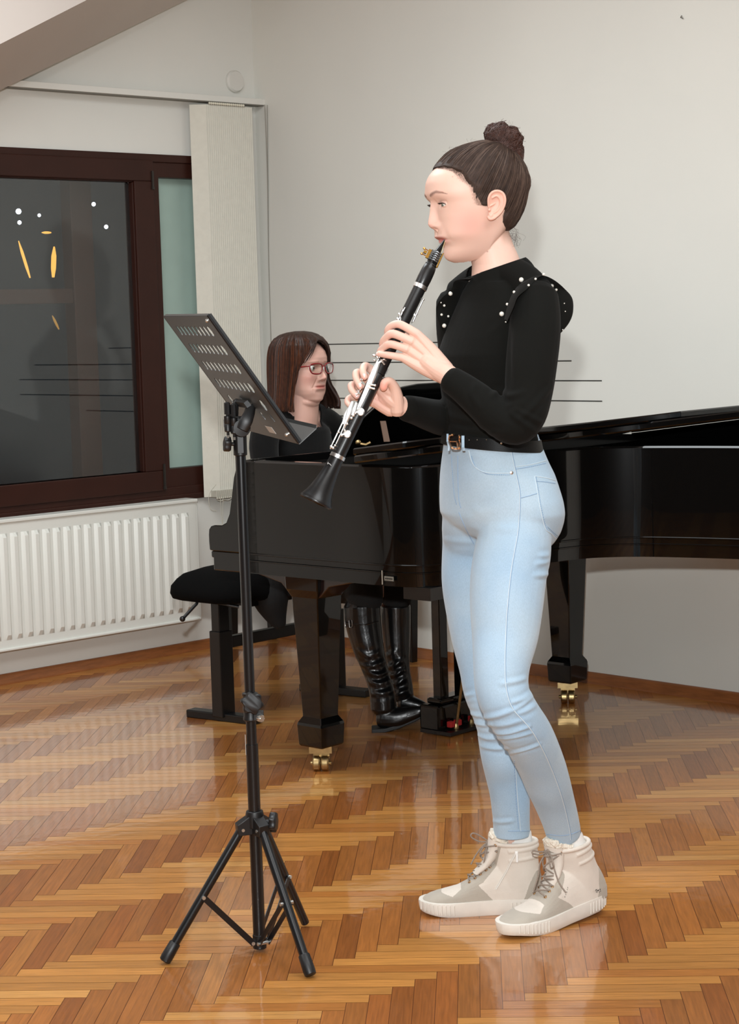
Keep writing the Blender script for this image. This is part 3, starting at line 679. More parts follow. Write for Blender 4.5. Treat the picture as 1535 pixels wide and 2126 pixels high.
m = MB(); p0 = SP(zz(519, 1545), -.0137, -.0025)
m.prism([p0+ZZ*.022, p0+ZZ*.022+V(.001, -.004, 0), p0-ZZ*.022+V(.001, -.004, 0), p0-ZZ*.022], V(-.0004, 0, 0)); m.build('brand_sticker', mat('sticker_white', (200, 200, 196), .5), st, smooth=0)
# ================================================================ helpers for figures
from mathutils.bvhtree import BVHTree
from mathutils.kdtree import KDTree
def PM(px, Y): return px*Y/FPX           # pixels to metres at depth Y
def hfr(yaw, side=-1):
    """facing dir on screen left (side=-1) turned yaw degrees toward the camera"""
    f = V(side*math.cos(rad(yaw)), -math.sin(rad(yaw)), 0); return f, ZZ.cross(f)     # forward, her left
def ring_xz(c, f, l, F_, B_, W_, p=.9, q=.9, seg=48):
    o = []
    for i in range(seg):
        t = 2*math.pi*i/seg; ct, s_ = math.cos(t), math.sin(t)
        o.append(c+f*(math.copysign(abs(ct)**p, ct)*(F_ if ct > 0 else B_))+l*(math.copysign(abs(s_)**q, s_)*W_))
    return o
def levels(mb, lv, yaw, side=-1, ab=1.35, seg=48, p=.92, cap=True, dy=0, grow=0):
    """lv: (py, x_left, x_right, Y[, ab]) silhouette widths of a body turned by yaw, lofted bottom-up"""
    f, l = hfr(yaw, side); R = []
    for e in lv:
        py, xl, xr, Y = e[:4]; r_ = e[4] if len(e) > 4 else ab
        c = P((xl+xr)/2, py, Y+dy); hw = PM((xr-xl)/2, Y)+grow
        b_ = hw/math.sqrt(math.cos(rad(yaw))**2+(r_*math.sin(rad(yaw)))**2)
        R.append(ring_xz(c, f, l, b_, b_, b_*r_, p, p, seg))
    mb.loft(R, cap, cap)
def limb(mb, pts, seg=20, n=5, grow=0, flat=1.0):
    """pts: (px, py, Y, half width px) -> smooth tapering tube"""
    c = catmull([P(a, b_, Y) for a, b_, Y, r in pts], n)
    rr = [v.x for v in catmull([V(PM(r, Y)+grow, 0, 0) for a, b_, Y, r in pts], n)]
    # round the ends
    t0 = (c[0]-c[1]).normalized(); t1 = (c[-1]-c[-2]).normalized()
    c = [c[0]+t0*rr[0]*.5, c[0]+t0*rr[0]*.35]+c+[c[-1]+t1*rr[-1]*.35, c[-1]+t1*rr[-1]*.5]; rr = [rr[0]*.45, rr[0]*.8]+rr+[rr[-1]*.8, rr[-1]*.45]
    mb.tube(c, rr, seg, flat=flat)
def bvh_of(mb): return BVHTree.FromPolygons([Vector(v) for v in mb.v], mb.f)
def drape(bv, pxs, lift=.0, n=4):
    """points on the surface seen at these places"""
    out = []
    for q in catmull([V(a, b_, 0) for a, b_ in pxs], n):
        d = ray(q.x, q.y).normalized(); h = bv.ray_cast(CAMP, d)
        if h[0] is not None: out.append(h[0]+h[1]*lift)
    return out
def normals_of(mb):
    a = np.array(mb.v); N = np.zeros_like(a)
    for f in mb.f:
        p = a[list(f)]; n = np.cross(p[1]-p[0], p[2]-p[0]) if len(f) == 3 else np.cross(p[2]-p[0], p[3]-p[1])
        N[list(f)] += n
    return N/np.maximum(np.linalg.norm(N, axis=1, keepdims=True), 1e-12)
def ridge(mb, lines, amp, wid):
    """raise soft folds along polylines"""
    a = np.array(mb.v); N = normals_of(mb); acc = np.zeros(len(a))
    for pts, am, wd in lines:
        if len(pts) < 2: continue
        pp = np.array([tuple(p) for p in pts]); m_ = len(pp)
        lo, hi = pp.min(0)-3*wd, pp.max(0)+3*wd
        idx = np.where(((a > lo) & (a < hi)).all(1))[0]
        if len(idx) == 0: continue
        q = a[idx]; best = np.full(len(q), 1e9); bt = np.zeros(len(q))
        for i in range(m_-1):
            s_, e_ = pp[i], pp[i+1]; d = e_-s_; L2 = (d@d)+1e-12
            t = np.clip(((q-s_)@d)/L2, 0, 1); dist = np.linalg.norm(q-(s_+t[:, None]*d), axis=1)
            u = dist < best; best[u] = dist[u]; bt[u] = (i+t[u])/(m_-1)
        env = np.sin(np.clip(bt*.9+.05, 0, 1)*np.pi)**.5
        acc[idx] += am*amp*np.exp(-(best/(wd*wid))**2)*env - .45*am*amp*np.exp(-((best-1.9*wd*wid)/(wd*wid))**2)*env
    a += N*acc[:, None]; mb.v = [tuple(v) for v in a]
def set_vcol(o, cols, name='skincol'):
    me = o.data; ca = me.color_attributes.new(name, 'FLOAT_COLOR', 'POINT')
    arr = np.ones((len(me.vertices), 4), np.float32); arr[:, :3] = cols; ca.data.foreach_set('color', arr.ravel())
def skinmat(name, rgb): 
    return mat(name, rgb, .48, spec=.35, sss=.12, bump=.06, bscale=900, bdist=.0006, vcol='skincol')

# ================================================================ the clarinet player
Y0 = 4.2
girl_o = V(.30, 4.2, 0)
girl = thing('person', 'standing clarinet player with hair bun, black pearl-trimmed top, light blue jeans and cream boots', 'person', girl_o)
HY = 20.0; HF, HL = hfr(HY)
def HP(f, l, py, Y=Y0): return P(1000, py, Y)+HF*f+HL*l    # head local: forward, left, at picture height py
K = Y0/FPX
def fpx(px, l=0.0): return (1000*K + math.sin(rad(HY))*l - px*K)/math.cos(rad(HY))    # forward distance that shows at px
prF = [(297, 990), (303, 968), (312, 950), (325, 933), (338, 919), (350, 905.5), (365, 894), (380, 888.5), (395, 887.8), (405, 888.5), (412, 891), (419, 896.5), (428, 900), (440, 904), (460, 907), (475, 906.5), (484, 906), (490, 906.5), (495, 910), (499, 915), (506, 921), (514, 923.5), (524, 922.5), (533, 924), (539, 928), (543, 935), (545, 945)]
prB = [(297, 1020), (303, 1040), (312, 1053), (325, 1067), (345, 1078), (370, 1085), (395, 1086), (420, 1080), (445, 1068), (465, 1054), (480, 1043), (495, 1030), (510, 1012), (522, 985), (532, 964), (540, 950), (545, 944)]
prW = [(297, 18), (303, 34), (312, 47), (325, 59), (345, 69), (370, 74.5), (395, 75.5), (415, 73.5), (435, 71), (455, 66), (475, 61), (490, 57), (505, 51), (520, 43), (532, 34), (540, 25), (545, 14)]
def smooth_prof(pr, sig=4.5):
    xs = np.arange(pr[0][0]-0, pr[-1][0]+.5, .5); v = np.interp(xs, *zip(*pr)); k = np.exp(-.5*(np.arange(-30, 31)*.5/sig)**2); k /= k.sum()
    n_ = 30; ext = np.concatenate([2*v[0]-v[n_:0:-1], v, 2*v[-1]-v[-2:-n_-2:-1]]); return list(zip(xs, np.convolve(ext, k, 'same')[n_:-n_]))
prF, prB, prW = smooth_prof(prF, 3.2), smooth_prof(prB), smooth_prof(prW)
ys = [297, 299, 301]+list(range(303, 545, 2))+[545]
hm = MB(); R_ = []
for py in ys:
    F_ = fpx(interp(*zip(*prF), py)); B_ = -fpx(interp(*zip(*prB), py)); W_ = interp(*zip(*prW), py)*K
    ring = []
    for i in range(120):
        t = 2*math.pi*i/120; ct, st_ = math.cos(t), math.sin(t)
        q = interp([300, 400, 480, 545], [1.0, .86, .82, .9], py); p_ = interp([300, 400, 440, 500, 545], [1.0, .84, .88, 1.0, 1.0], py)
        x = math.copysign(abs(ct)**p_, ct)*(F_ if ct > 0 else B_); y = math.copysign(abs(st_)**q, st_)*W_
        ring.append(HP(x, y, py))
    R_.append(ring)
hm.loft(R_[::-1])
# neck
nk = MB(); R_ = []
for py, xl, xr, ex in ((640, 975, 1110, 0), (600, 976, 1104, 0), (575, 979, 1094, 0), (550, 980, 1084, 0), (530, 977, 1076, 0), (510, 972, 1067, 0), (490, 975, 1060, 0), (470, 985, 1055, 0)):
    c = P((xl+xr)/2, py, Y0+.004); hw = PM((xr-xl)/2, Y0); R_.append(ring_xz(c, HF, HL, hw, hw, hw*.92, 1, 1, 48))
nk.loft(R_[::-1]); hm.add(nk.v, nk.f)
# ears
def ear(sg):
    def E_(px, py, l): return HP(fpx(px, l*1.0), sg*l, py)
    ol = [(1010, 436, .080), (1009, 420, .0835), (1013, 409, .0865), (1021, 403.5, .0885), (1031, 403.5, .0905), (1039, 409, .092), (1042.5, 419, .0925), (1041.5, 431, .091), (1036.5, 443, .088), (1029, 452, .085), (1020, 458, .083), (1012, 459, .080), (1008.5, 453, .078)]
    if sg < 0: mk = lambda a, b_, l: HP(fpx(a, l), -l, b_)
    else: mk = E_
    rim = catmull([mk(*q) for q in ol], 5); nR = len(rim)
    hm.tube(rim, [.0024+.0008*math.sin(math.pi*min(i/nR*1.3, 1))+(.0012 if i > nR*.8 else 0) for i in range(nR)], 10)
    # thin bowl behind the rim
    cen = mk(1019, 434, .0805); half = [p_.lerp(cen, .05) for p_ in rim]
    inner = [p_.lerp(cen, .55)-HL*sg*.0012 for p_ in rim]
    hm.ball(mk(1022, 428, .074), .016, 16, 12, (.9, .35, 1.35))
    th = HL*sg*.0016
    for A__ in (half, inner): pass
    rings = [[p_-th for p_ in half], [p_+th for p_ in half], [p_+th for p_ in inner], [cen+th-HL*sg*.001]*len(rim), [cen-th*4]*len(rim), [p_-th*3 for p_ in inner]]
    hm.loft(rings+[rings[0]], False, False, closed=True)
    hm.tube(catmull([mk(*q) for q in [(1016, 417, .0855), (1026, 413, .0885), (1033, 421, .0888), (1033, 433, .087), (1027, 443, .0845), (1019, 448, .082)]], 5), .0021, 8)
    hm.tube(catmull([mk(*q) for q in [(1010, 434, .081), (1017, 431, .0825), (1023, 427, .083)]], 4), .0015, 8)
    c_ = mk(1011, 441, .081); hm.ball(c_, .0034, 12, 8); c_ = mk(1014, 453, .081); hm.ball(c_, .0052, 14, 10, (1, .7, 1.1))
ear(1); ear(-1)
head = remesh(hm, .00105, 3)
a = np.array(head.v); O_ = np.array(CAMP)
hf, hl = np.array(HF), np.array(HL)
base = np.array(P(1000, 420, Y0))
# local coords of every head vertex, and the picture height it shows at (approximately)
def loc(a):
    d = a-base; return d@hf, d@hl, 420-(d[:, 2])/K
f_, l_, y_ = loc(a)
N = normals_of(head); g = lambda v, s_: np.exp(-(v/s_)**2)
front = f_ > .03
px_ = K
disp = np.zeros(len(a))
# nose: a ridge along the middle, wings, nostrils
amp = np.interp(y_, [410, 416, 422, 432, 446, 458, 464, 469, 473, 477, 481], [0, .5, 3.5, 9, 14.5, 18.5, 19, 15.5, 9, 2.5, 0])*px_
wid = np.interp(y_, [410, 430, 450, 462, 470], [5.5, 5.8, 7.2, 8.6, 9])*px_
fw = np.where(front, amp*np.exp(-(np.abs(l_)/wid)**2.3), 0)
for s_ in (-1, 1):
    fw += np.where(front, 6.0*px_*g(l_-s_*11*px_, 5.0*px_)*g(y_-467, 5.5), 0)
    fw -= np.where(front, 7.5*px_*g(l_-s_*6.2*px_, 2.6*px_)*g(y_-474.5, 2.4), 0)
    # cheeks, brow, orbit
    fw += np.where(front, 2.4*px_*g(l_-s_*40*px_, 20*px_)*g(y_-455, 18), 0)
    fw -= np.where(front, 4.5*px_*g(l_-s_*29*px_, 14*px_)*g(y_-422, 9), 0)
    fw += np.where(front, 1.5*px_*g(l_-s_*26*px_, 18*px_)*g(y_-404, 6), 0)
    fw -= np.where(front, 3*px_*g(l_-s_*14*px_, 5*px_)*g(y_-424, 9), 0)
    fw -= np.where(front, 1.8*px_*g(l_-s_*27*px_, 5*px_)*g(y_-487, 12), 0)       # fold beside the mouth
# lips closed round the mouthpiece
mw = np.exp(-(np.abs(l_)/(21*px_))**4)
fw += np.where(front, mw*(2.6*px_*g(y_-489.5, 3.2) - 4.5*px_*g(y_-495.2, 1.9) + 3.4*px_*g(y_-500.5, 3.6)-1.2*px_*g(y_-509, 5)), 0)
fw -= np.where(front, 1.5*px_*g(l_, 2.5*px_)*g(y_-481, 6), 0)
a += hf*fw[:, None]
# opening for the mouthpiece
mo = np.where(front, g(l_, 8.5*px_)*g(y_-496.5, 3.5), 0); a -= hf*(mo*.006)[:, None]
# eyes
def eye_c(s_): return np.array(HP(.0925, s_*.0300, 424.5))
ER = .0126
for s_ in (-1, 1):
    ec = eye_c(s_); d = a-ec; r = np.linalg.norm(d, axis=1); u = d/np.maximum(r[:, None], 1e-9)
    fx, lx, zx = u@hf, u@hl*s_, u[:, 2]
    ang = np.degrees(np.arctan2(lx, fx)); el = np.degrees(np.arcsin(np.clip(zx, -1, 1)))
    near = (r < .024) & (fx > .1)
    # almond opening: half-closed, looking down
    up = np.interp(ang, [-60, -46, -18, 18, 44, 58], [-15, -3, 7, 7, 0, -8]); lo = np.interp(ang, [-60, -46, -18, 18, 44, 58], [-15, -21, -26, -26, -19, -8])
    inside = np.clip(np.minimum(up-el, el-lo)/5.0, -1, 1)
    tgt = np.where(inside > 0, ER-.0016*np.minimum(1, inside*1.6), ER+.0009+.0004*np.exp(-((el-up)/5)**2))
    blend = np.clip((.0205-r)/.005, 0, 1)*np.clip((fx-.15)/.25, 0, 1)*np.clip((36-np.abs(el+5))/12, 0, 1)*np.clip((72-np.abs(ang))/14, 0, 1)
    blend = blend*blend*(3-2*blend); w_ = np.where(near, blend, 0)[:, None]
    a = a*(1-w_)+(ec+u*tgt[:, None])*w_
    # lid crease
    d2 = a-ec; cr = np.where(near, g(el-27, 4)*np.clip((55-np.abs(ang))/15, 0, 1), 0); a -= u*(cr*.0009)[:, None]
f_, l_, y_ = loc(a)
head.v = [tuple(v) for v in a]
# colours
def lerpc(c, tgt, w): return c*(1-w[:, None])+np.array(lin(tgt))[None, :]*w[:, None]
c = np.tile(np.array(lin((222, 184, 167))), (len(a), 1))
c = lerpc(c, (222, 150, 138), .42*g(y_-468, 26)*g(np.abs(l_)-.058, .02)*g(f_-.055, .035))
c = lerpc(c, (220, 158, 142), .45*g(y_-466, 9)*g(l_, .014)*(f_ > .09))
lip = np.where((f_ > .06), np.exp(-(np.abs(l_)/(22*px_))**6), 0)*np.clip(1.4-np.abs(y_-495)/6.2, 0, 1)
c = lerpc(c, (204, 128, 124), .85*lip)
for s_ in (-1, 1):
    ll = l_*s_
    cy = np.interp(ll, [.010, .018, .032, .046, .052], [407.5, 404.5, 400.5, 403, 406]); th = np.interp(ll, [.008, .012, .02, .034, .046, .053], [.6, 3.4, 4.2, 3.6, 2.2, .4])
    bw = np.clip(1.25-np.abs(y_-cy)/th, 0, 1)*(ll > .009)*(ll < .053)*(f_ > .04)
    n_ = np.array([mnoise.noise(V(*(p*900))) for p in a[bw > 0]]); bb = bw.copy(); bb[bw > 0] *= (.72+.35*n_)
    c = lerpc(c, (104, 68, 58), np.clip(bb, 0, .9))
    ec = eye_c(s_); d = a-ec; r = np.linalg.norm(d, axis=1); u = d/np.maximum(r[:, None], 1e-9)
    ang = np.degrees(np.arctan2(u@hl*s_, u@hf)); el = np.degrees(np.arcsin(np.clip(u[:, 2], -1, 1)))
    up = np.interp(ang, [-60, -46, -18, 18, 44, 58], [-15, -3, 7, 7, 0, -8])
    c = lerpc(c, (196, 146, 130), np.where((r < .017), .5*g(el-14, 14)*np.clip((60-np.abs(ang))/15, 0, 1), 0))
    c = lerpc(c, (70, 50, 44), np.where((r < .0145), .95*g(el-up-1.5, 3.8)*np.clip((60-np.abs(ang))/8, 0, 1), 0))
earw = (np.abs(l_) > .0765)*(f_ < .035)*(f_ > -.05); c = lerpc(c, (220, 160, 140), .5*earw.astype(float))
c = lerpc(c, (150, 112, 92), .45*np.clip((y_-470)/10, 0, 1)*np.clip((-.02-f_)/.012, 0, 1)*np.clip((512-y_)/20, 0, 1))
d = a-np.array(HP(fpx(1012, .05), .05, 524)); c = lerpc(c, (150, 100, 84), .8*g(np.linalg.norm(d-np.outer(d@np.array(HL), np.array(HL)), axis=1), .0016)*(l_ > 0))
d = a-np.array(HP(fpx(932, .04), .04, 371)); c = lerpc(c, (170, 120, 100), .7*g(np.linalg.norm(d-np.outer(d@np.array(HL), np.array(HL)), axis=1), .0011)*(l_ > 0))
_hl = np.interp(y_, [300, 340, 347, 354, 361, 380, 392, 405, 418, 430, 434, 438, 446, 465, 475, 486], [.3, .3, .112, .098, .083, .072, .056, .050, .045, .041, .010, -.018, -.022, -.012, -.022, -.034])
_nz = np.array([mnoise.noise(V(p[0]*700, p[1]*700, p[2]*260)) for p in a])
c = lerpc(c, (124, 96, 82), .75*np.clip((_hl+.007+.005*_nz-f_)/.010, 0, 1)*(np.abs(l_) < .079)*(y_ < 434))
head_cols = c

# ---- hands.  chains of (px, py, Y, radius mm)
def chain(mb, pts, n=4, seg=14):
    c_ = catmull([P(a_, b_, Y) for a_, b_, Y, r in pts], n); rr = [v.x for v in catmull([V(r/1000, 0, 0) for *_, r in pts], n)]
    t1 = (c_[-1]-c_[-2]).normalized(); t0 = (c_[0]-c_[1]).normalized()
    c_ = [c_[0]+t0*rr[0]*.6]+c_+[c_[-1]+t1*rr[-1]*.45, c_[-1]+t1*rr[-1]*.8, c_[-1]+t1*rr[-1]]; rr = [rr[0]*.7]+rr+[rr[-1]*.88, rr[-1]*.58, rr[-1]*.15]
    mb.tube(c_, rr, seg)
YC = 4.12
# clarinet axis: point at parameter t (0 tip of mouthpiece .. 1 bell rim)
cl0, cl1 = P(921, 497, 4.115), P(656, 1041, 4.03)
cax = (cl1-cl0).normalized(); CLEN = (cl1-cl0).length
def CL(t): return cl0.lerp(cl1, t)
def cY(py): return cl0.lerp(cl1, (py-497)/(1041-497)).y
lh = MB()          # left hand, nearer the lens, back of the hand toward us
Ya = cY(710)
W0 = (921, 774, Ya-.035)
for (mx, my, mr) in ((867, 694, 9.6), (856, 709, 10), (846, 725, 9.6), (836, 742, 9)):
    chain(lh, [(W0[0]+8, W0[1]+(my-718)*.42+3, W0[2], 15), ((mx+W0[0])/2+2, (my+W0[1])/2+(my-718)*.28, Ya-.032, 14), (mx, my, Ya-.036, mr)])
chain(lh, [(950, 794, Ya-.050, 22), (938, 786, Ya-.046, 23), (925, 776, Ya-.040, 23), (905, 764, Ya-.034, 21.5), (886, 750, Ya-.032, 20)], seg=20)
chain(lh, [(880, 735, Ya-.028, 15), (862, 718, Ya-.03, 12.5), (850, 722, Ya-.03, 11)])
chain(lh, [(867, 694, Ya-.036, 9.6), (846, 681, Ya-.033, 8.8), (828, 673, Ya-.026, 8.8), (814, 676, Ya-.018, 7.9), (806, 684, Ya-.010, 7.6), (804, 692, Ya-.003, 6.6)])
chain(lh, [(856, 709, Ya-.038, 10), (834, 699, Ya-.036, 9), (815, 693, Ya-.028, 9.2), (803, 700, Ya-.019, 8.0), (796, 708, Ya-.011, 7.5), (793, 716, Ya-.004, 6.5)])
chain(lh, [(846, 725, Ya-.038, 9.6), (826, 718, Ya-.035, 8.6), (809, 714.5, Ya-.029, 8.6), (798, 721, Ya-.020, 7.6), (791, 727, Ya-.012, 7.2), (788, 733, Ya-.006, 6.3)])
chain(lh, [(836, 742, Ya-.036, 9), (818, 739, Ya-.034, 7.8), (805, 737, Ya-.031, 7.5), (797, 736, Ya-.027, 6.9), (790, 735, Ya-.022, 6.4), (786, 734.5, Ya-.018, 5.6)])
chain(lh, [(893, 742, Ya-.016, 13), (873, 712, Ya-.004, 12), (858, 699, Ya+.008, 10.5), (846, 694, Ya+.014, 9), (836, 697, Ya+.016, 8.5)])      # thumb behind the tube
rh = MB()          # right hand, beyond the tube, palm toward us
Yb = cY(820)
chain(rh, [(866, 853, Yb+.076, 19), (852, 849, Yb+.060, 22), (836, 845, Yb+.050, 22.5), (818, 838, Yb+.042, 21), (800, 826, Yb+.040, 19)], seg=20)
for (mx, my, mr, oy) in ((782, 778, 11, .036), (768, 792, 11, .042), (757, 810, 10.5, .044), (752, 828, 10, .042)):
    chain(rh, [(824, 840+(my-805)*.35, Yb+.044, 15), ((mx+820)/2, (my+838)/2+(my-805)*.12, Yb+.044, 14), (mx, my, Yb+oy, mr)])
chain(rh, [(812, 852, Yb+.040, 15), (795, 842, Yb+.042, 15), (775, 830, Yb+.042, 13), (764, 826, Yb+.04, 11)])
chain(rh, [(782, 778, Yb+.036, 10.5), (768, 765, Yb+.034, 9), (758, 760, Yb+.024, 8.6), (754, 768, Yb+.010, 8), (755, 777, Yb+.001, 7.4), (757, 783, Yb-.003, 6.6)])
chain(rh, [(768, 792, Yb+.042, 10.5), (752, 778, Yb+.038, 9), (741, 774, Yb+.026, 8.8), (740, 785, Yb+.012, 8), (745, 796, Yb+.002, 7.4), (748, 803, Yb-.003, 6.6)])
chain(rh, [(757, 810, Yb+.044, 10), (740, 800, Yb+.038, 8.6), (730, 800, Yb+.026, 8.2), (731, 810, Yb+.013, 7.6), (737, 818, Yb+.004, 7), (741, 823, Yb-.001, 6.3)])
chain(rh, [(752, 828, Yb+.042, 9), (736, 824, Yb+.038, 7.8), (724, 828, Yb+.028, 7.2), (722, 836, Yb+.018, 6.8), (727, 842, Yb+.008, 6.2), (731, 846, Yb+.002, 5.6)])
chain(rh, [(824, 852, Yb+.036, 17), (823, 826, Yb+.026, 15.5), (818, 803, Yb+.014, 11.5), (808, 792, Yb+.004, 9.8), (799, 795, Yb-.002, 9.2), (796.5, 804, Yb-.003, 8.8)])
chain(rh, [(822, 836, Yb+.032, 18), (808, 826, Yb+.031, 17), (794, 812, Yb+.032, 13)])
chain(rh, [(818, 815, Yb+.024, 14), (806, 812, Yb+.026, 13), (792, 800, Yb+.030, 11)])
hands = MB(); hcols = []
for hh, tip in ((lh, [(804, 689, -.0035), (793, 713, -.004), (787, 731, -.006), (785, 734, -.018)]), (rh, [(757, 782, -.004), (748, 801, -.004), (741, 821, -.002), (731, 845, .002)])):
    r = remesh(hh, .0011, 5); hands.add(r.v, r.f)
ha = np.array(hands.v); cc = np.tile(np.array(lin((222, 184, 167))), (len(ha), 1))
def tint(px, py, Y, r, rgb, k):
    global cc
    p_ = np.array(P(px, py, Y)); cc = lerpc(cc, rgb, k*g(np.linalg.norm(ha-p_, axis=1), r))
for q in ((829, 672, Ya-.03), (813, 692, Ya-.03), (808, 714, Ya-.03), (805, 737, Ya-.03), (804, 690, Ya-.005), (793, 714, Ya-.005), (787, 732, Ya-.01), (785, 735, Ya-.02), (866, 693, Ya-.045)): tint(*q, .009, (232, 170, 156), .5)
tint(797, 803, Yb-.012, .012, (226, 136, 118), .75); tint(790, 830, Yb+.03, .022, (228, 170, 156), .5)
for q in ((756, 784, Yb-.005), (748, 803, Yb-.005), (741, 823, Yb-.003), (758, 762, Yb+.02), (741, 776, Yb+.02), (731, 802, Yb+.02), (722, 833, Yb+.02)): tint(*q, .009, (228, 158, 142), .6)
# hidden core of the body, one figure with the head and the hands
core = MB()
tor = [(1050, 945, 1140, 4.21, 1.3), (1010, 945, 1120, 4.21, 1.3), (940, 945, 1095, 4.21, 1.2), (880, 940, 1100, 4.2, 1.25), (800, 930, 1100, 4.2, 1.3), (720, 935, 1120, 4.2, 1.35), (650, 960, 1115, 4.2, 1.35), (600, 985, 1090, 4.2, 1.1)]
levels(core, tor, 33)
NEAR = [(1066, 1140, 4.12, 80), (1056, 1200, 4.10, 80), (1052, 1260, 4.08, 77), (1049, 1320, 4.06, 70.5), (1042, 1380, 4.03, 60.5), (1042, 1425, 4.015, 57), (1052, 1458, 4.01, 56.5), (1070, 1490, 4.02, 56), (1097, 1530, 4.06, 54.5), (1123, 1585, 4.12, 51), (1137, 1624, 4.155, 48.5), (1150, 1660, 4.19, 44), (1163, 1700, 4.22, 40), (1171, 1732, 4.24, 37.5)]
FAR = [(994, 1130, 4.29, 76), (990, 1200, 4.285, 74), (994, 1260, 4.28, 70), (1002, 1330, 4.27, 64), (1009, 1388, 4.26, 56), (1014, 1430, 4.255, 53), (1026, 1470, 4.25, 50), (1037, 1504, 4.25, 49), (1042, 1540, 4.26, 49), (1046, 1570, 4.265, 48), (1052, 1604, 4.285, 46), (1059, 1650, 4.30, 42.5), (1062, 1705, 4.315, 39.5), (1063, 1732, 4.32, 39.5)]
limb(core, [(a_, b_, Y, r-12) for a_, b_, Y, r in NEAR]+[(1183, 1770, 4.25, 24)], 16, 2)
limb(core, [(a_, b_, Y, r-12) for a_, b_, Y, r in FAR]+[(1065, 1770, 4.325, 24)], 16, 2)
LARM = [(1110, 618, 4.075, 50), (1112, 660, 4.05, 53), (1110, 700, 4.03, 54), (1104, 760, 4.01, 53), (1098, 810, 4.0, 51), (1088, 858, 3.985, 48), (1070, 882, 3.985, 43), (1035, 866, 3.995, 41), (1002, 838, 4.005, 37), (965, 808, 4.02, 32), (936, 788, 4.03, 28.5)]
RARM = [(952, 625, 4.32, 46), (952, 680, 4.33, 46), (958, 760, 4.34, 44), (962, 820, 4.345, 42), (955, 862, 4.32, 40), (925, 868, 4.26, 38), (895, 862, 4.20, 34), (866, 853, 4.145, 30), (845, 848, 4.112, 27.5)]
for A__ in (LARM, RARM): limb(core, [(a_, b_, Y, r*.78) for a_, b_, Y, r in A__], 14, 3)
body = MB(); body.add(head.v, head.f); body.add(hands.v, hands.f); body.add(core.v, core.f)
allc = np.vstack([head_cols, cc, np.tile(np.array(lin((222, 184, 167))), (len(core.v), 1))])
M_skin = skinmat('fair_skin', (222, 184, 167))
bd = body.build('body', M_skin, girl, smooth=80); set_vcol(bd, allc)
# eyes
M_eye = mat('eye_white', (226, 222, 216), .15, coat=.6); M_iris = mat('iris_grey_green', (96, 104, 88), .15, coat=.8); M_pup = mat('pupil', (8, 8, 8), .1)
for s_ in (-1, 1):
    ec = Vector(eye_c(s_)); m = MB(); m.ball(ec, ER, 28, 20); eb = m.build('eyeball', M_eye, bd, smooth=80)
    gz = (HF*1+V(0, 0, -.42)-HL*.03).normalized()
    m = MB(); m.lathe([(.0060, ER*.88), (.0056, ER*.915), (.0034, ER*1.0), (.0, ER*1.02)], ec, gz, 24); m.cur = 1
    m.lathe([(.0026, ER*1.015), (.0, ER*1.03)], ec, gz, 16); m.build('iris', [M_iris, M_pup], bd, smooth=60)
    m = MB()                               # lashes
    for k in range(34):
        ang = -54+k*3.3; el = interp([-60, -46, -18, 18, 44, 58], [-15, -3, 7, 7, 0, -8], ang)
        u = (HF*(math.cos(rad(ang))*math.cos(rad(el)))+HL*(s_*math.sin(rad(ang))*math.cos(rad(el)))+ZZ*math.sin(rad(el)))
        p0 = ec+u*(ER+.0008); d = (u+ZZ*-.25+HL*(s_*.5*math.sin(rad(ang*1.3)))).normalized()
        L_ = .0062+.0015*math.sin(k*2.1); m.tube([p0, p0+d*L_*.5, p0+d*L_+ZZ*.0012], [.0005, .00045, .00015], 4)
    m.build('eyelashes', mat('lash_dark', (34, 24, 22), .5), bd)
M_nail = mat('fingernail', (242, 206, 200), .22, coat=.5)
def nail(px, py, Y, nrm, along, w=.0052, ln=.0068):
    c_ = P(px, py, Y); n_ = Vector(nrm).normalized(); t = Vector(along); t = (t-n_*t.dot(n_)).normalized(); s_ = n_.cross(t)
    m = MB(); R_ = []
    for i, (u, f) in enumerate(((-1, .6), (-.8, .9), (0, 1), (.7, .92), (1, .55))):
        R_.append([c_+t*(u*ln*.8)+s_*(v*w*f)-n_*(v*v*w*.55) for v in (-1, -.5, 0, .5, 1)]+[c_+t*(u*ln*.8)+s_*(v*w*f)-n_*(v*v*w*.55+.0012) for v in (1, .5, 0, -.5, -1)])
    m.loft(R_); m.build('fingernail', M_nail, bd, smooth=60)
nail(785.5, 731.5, Ya-.0225, (-.2, -.5, .8), (-1, 0, -.1), .004, .005)
for q in ((755, 780, Yb-.0085), (746.5, 800, Yb-.009), (739.5, 820.5, Yb-.007)): nail(*q, (-.35, -1, .15), (.35, 0, -1), .0042, .0055)

# ---- black top
tp = MB()
levels(tp, [(922, 926, 1118, 4.205, 1.25), (905, 930, 1112, 4.2, 1.25), (880, 930, 1106, 4.2, 1.25), (850, 925, 1105, 4.2, 1.25), (800, 918, 1110, 4.2, 1.28), (760, 912, 1118, 4.2, 1.32), (735, 912, 1122, 4.2, 1.34), (700, 924, 1128, 4.2, 1.34), (660, 940, 1130, 4.2, 1.34), (625, 955, 1120, 4.2, 1.35), (600, 965, 1105, 4.2, 1.3), (585, 975, 1095, 4.2, 1.15)], 33)
limb(tp, [(1118, 608, 4.085, 33), (1085, 578, 4.14, 34), (1040, 566, 4.2, 38), (990, 585, 4.28, 34), (955, 612, 4.32, 34)], 20, 5)
limb(tp, [(1100, 575, 4.17, 20), (1082, 556, 4.2, 24), (1060, 552, 4.21, 30)], 16, 4)
limb(tp, LARM, 22, 5); limb(tp, RARM, 22, 5)
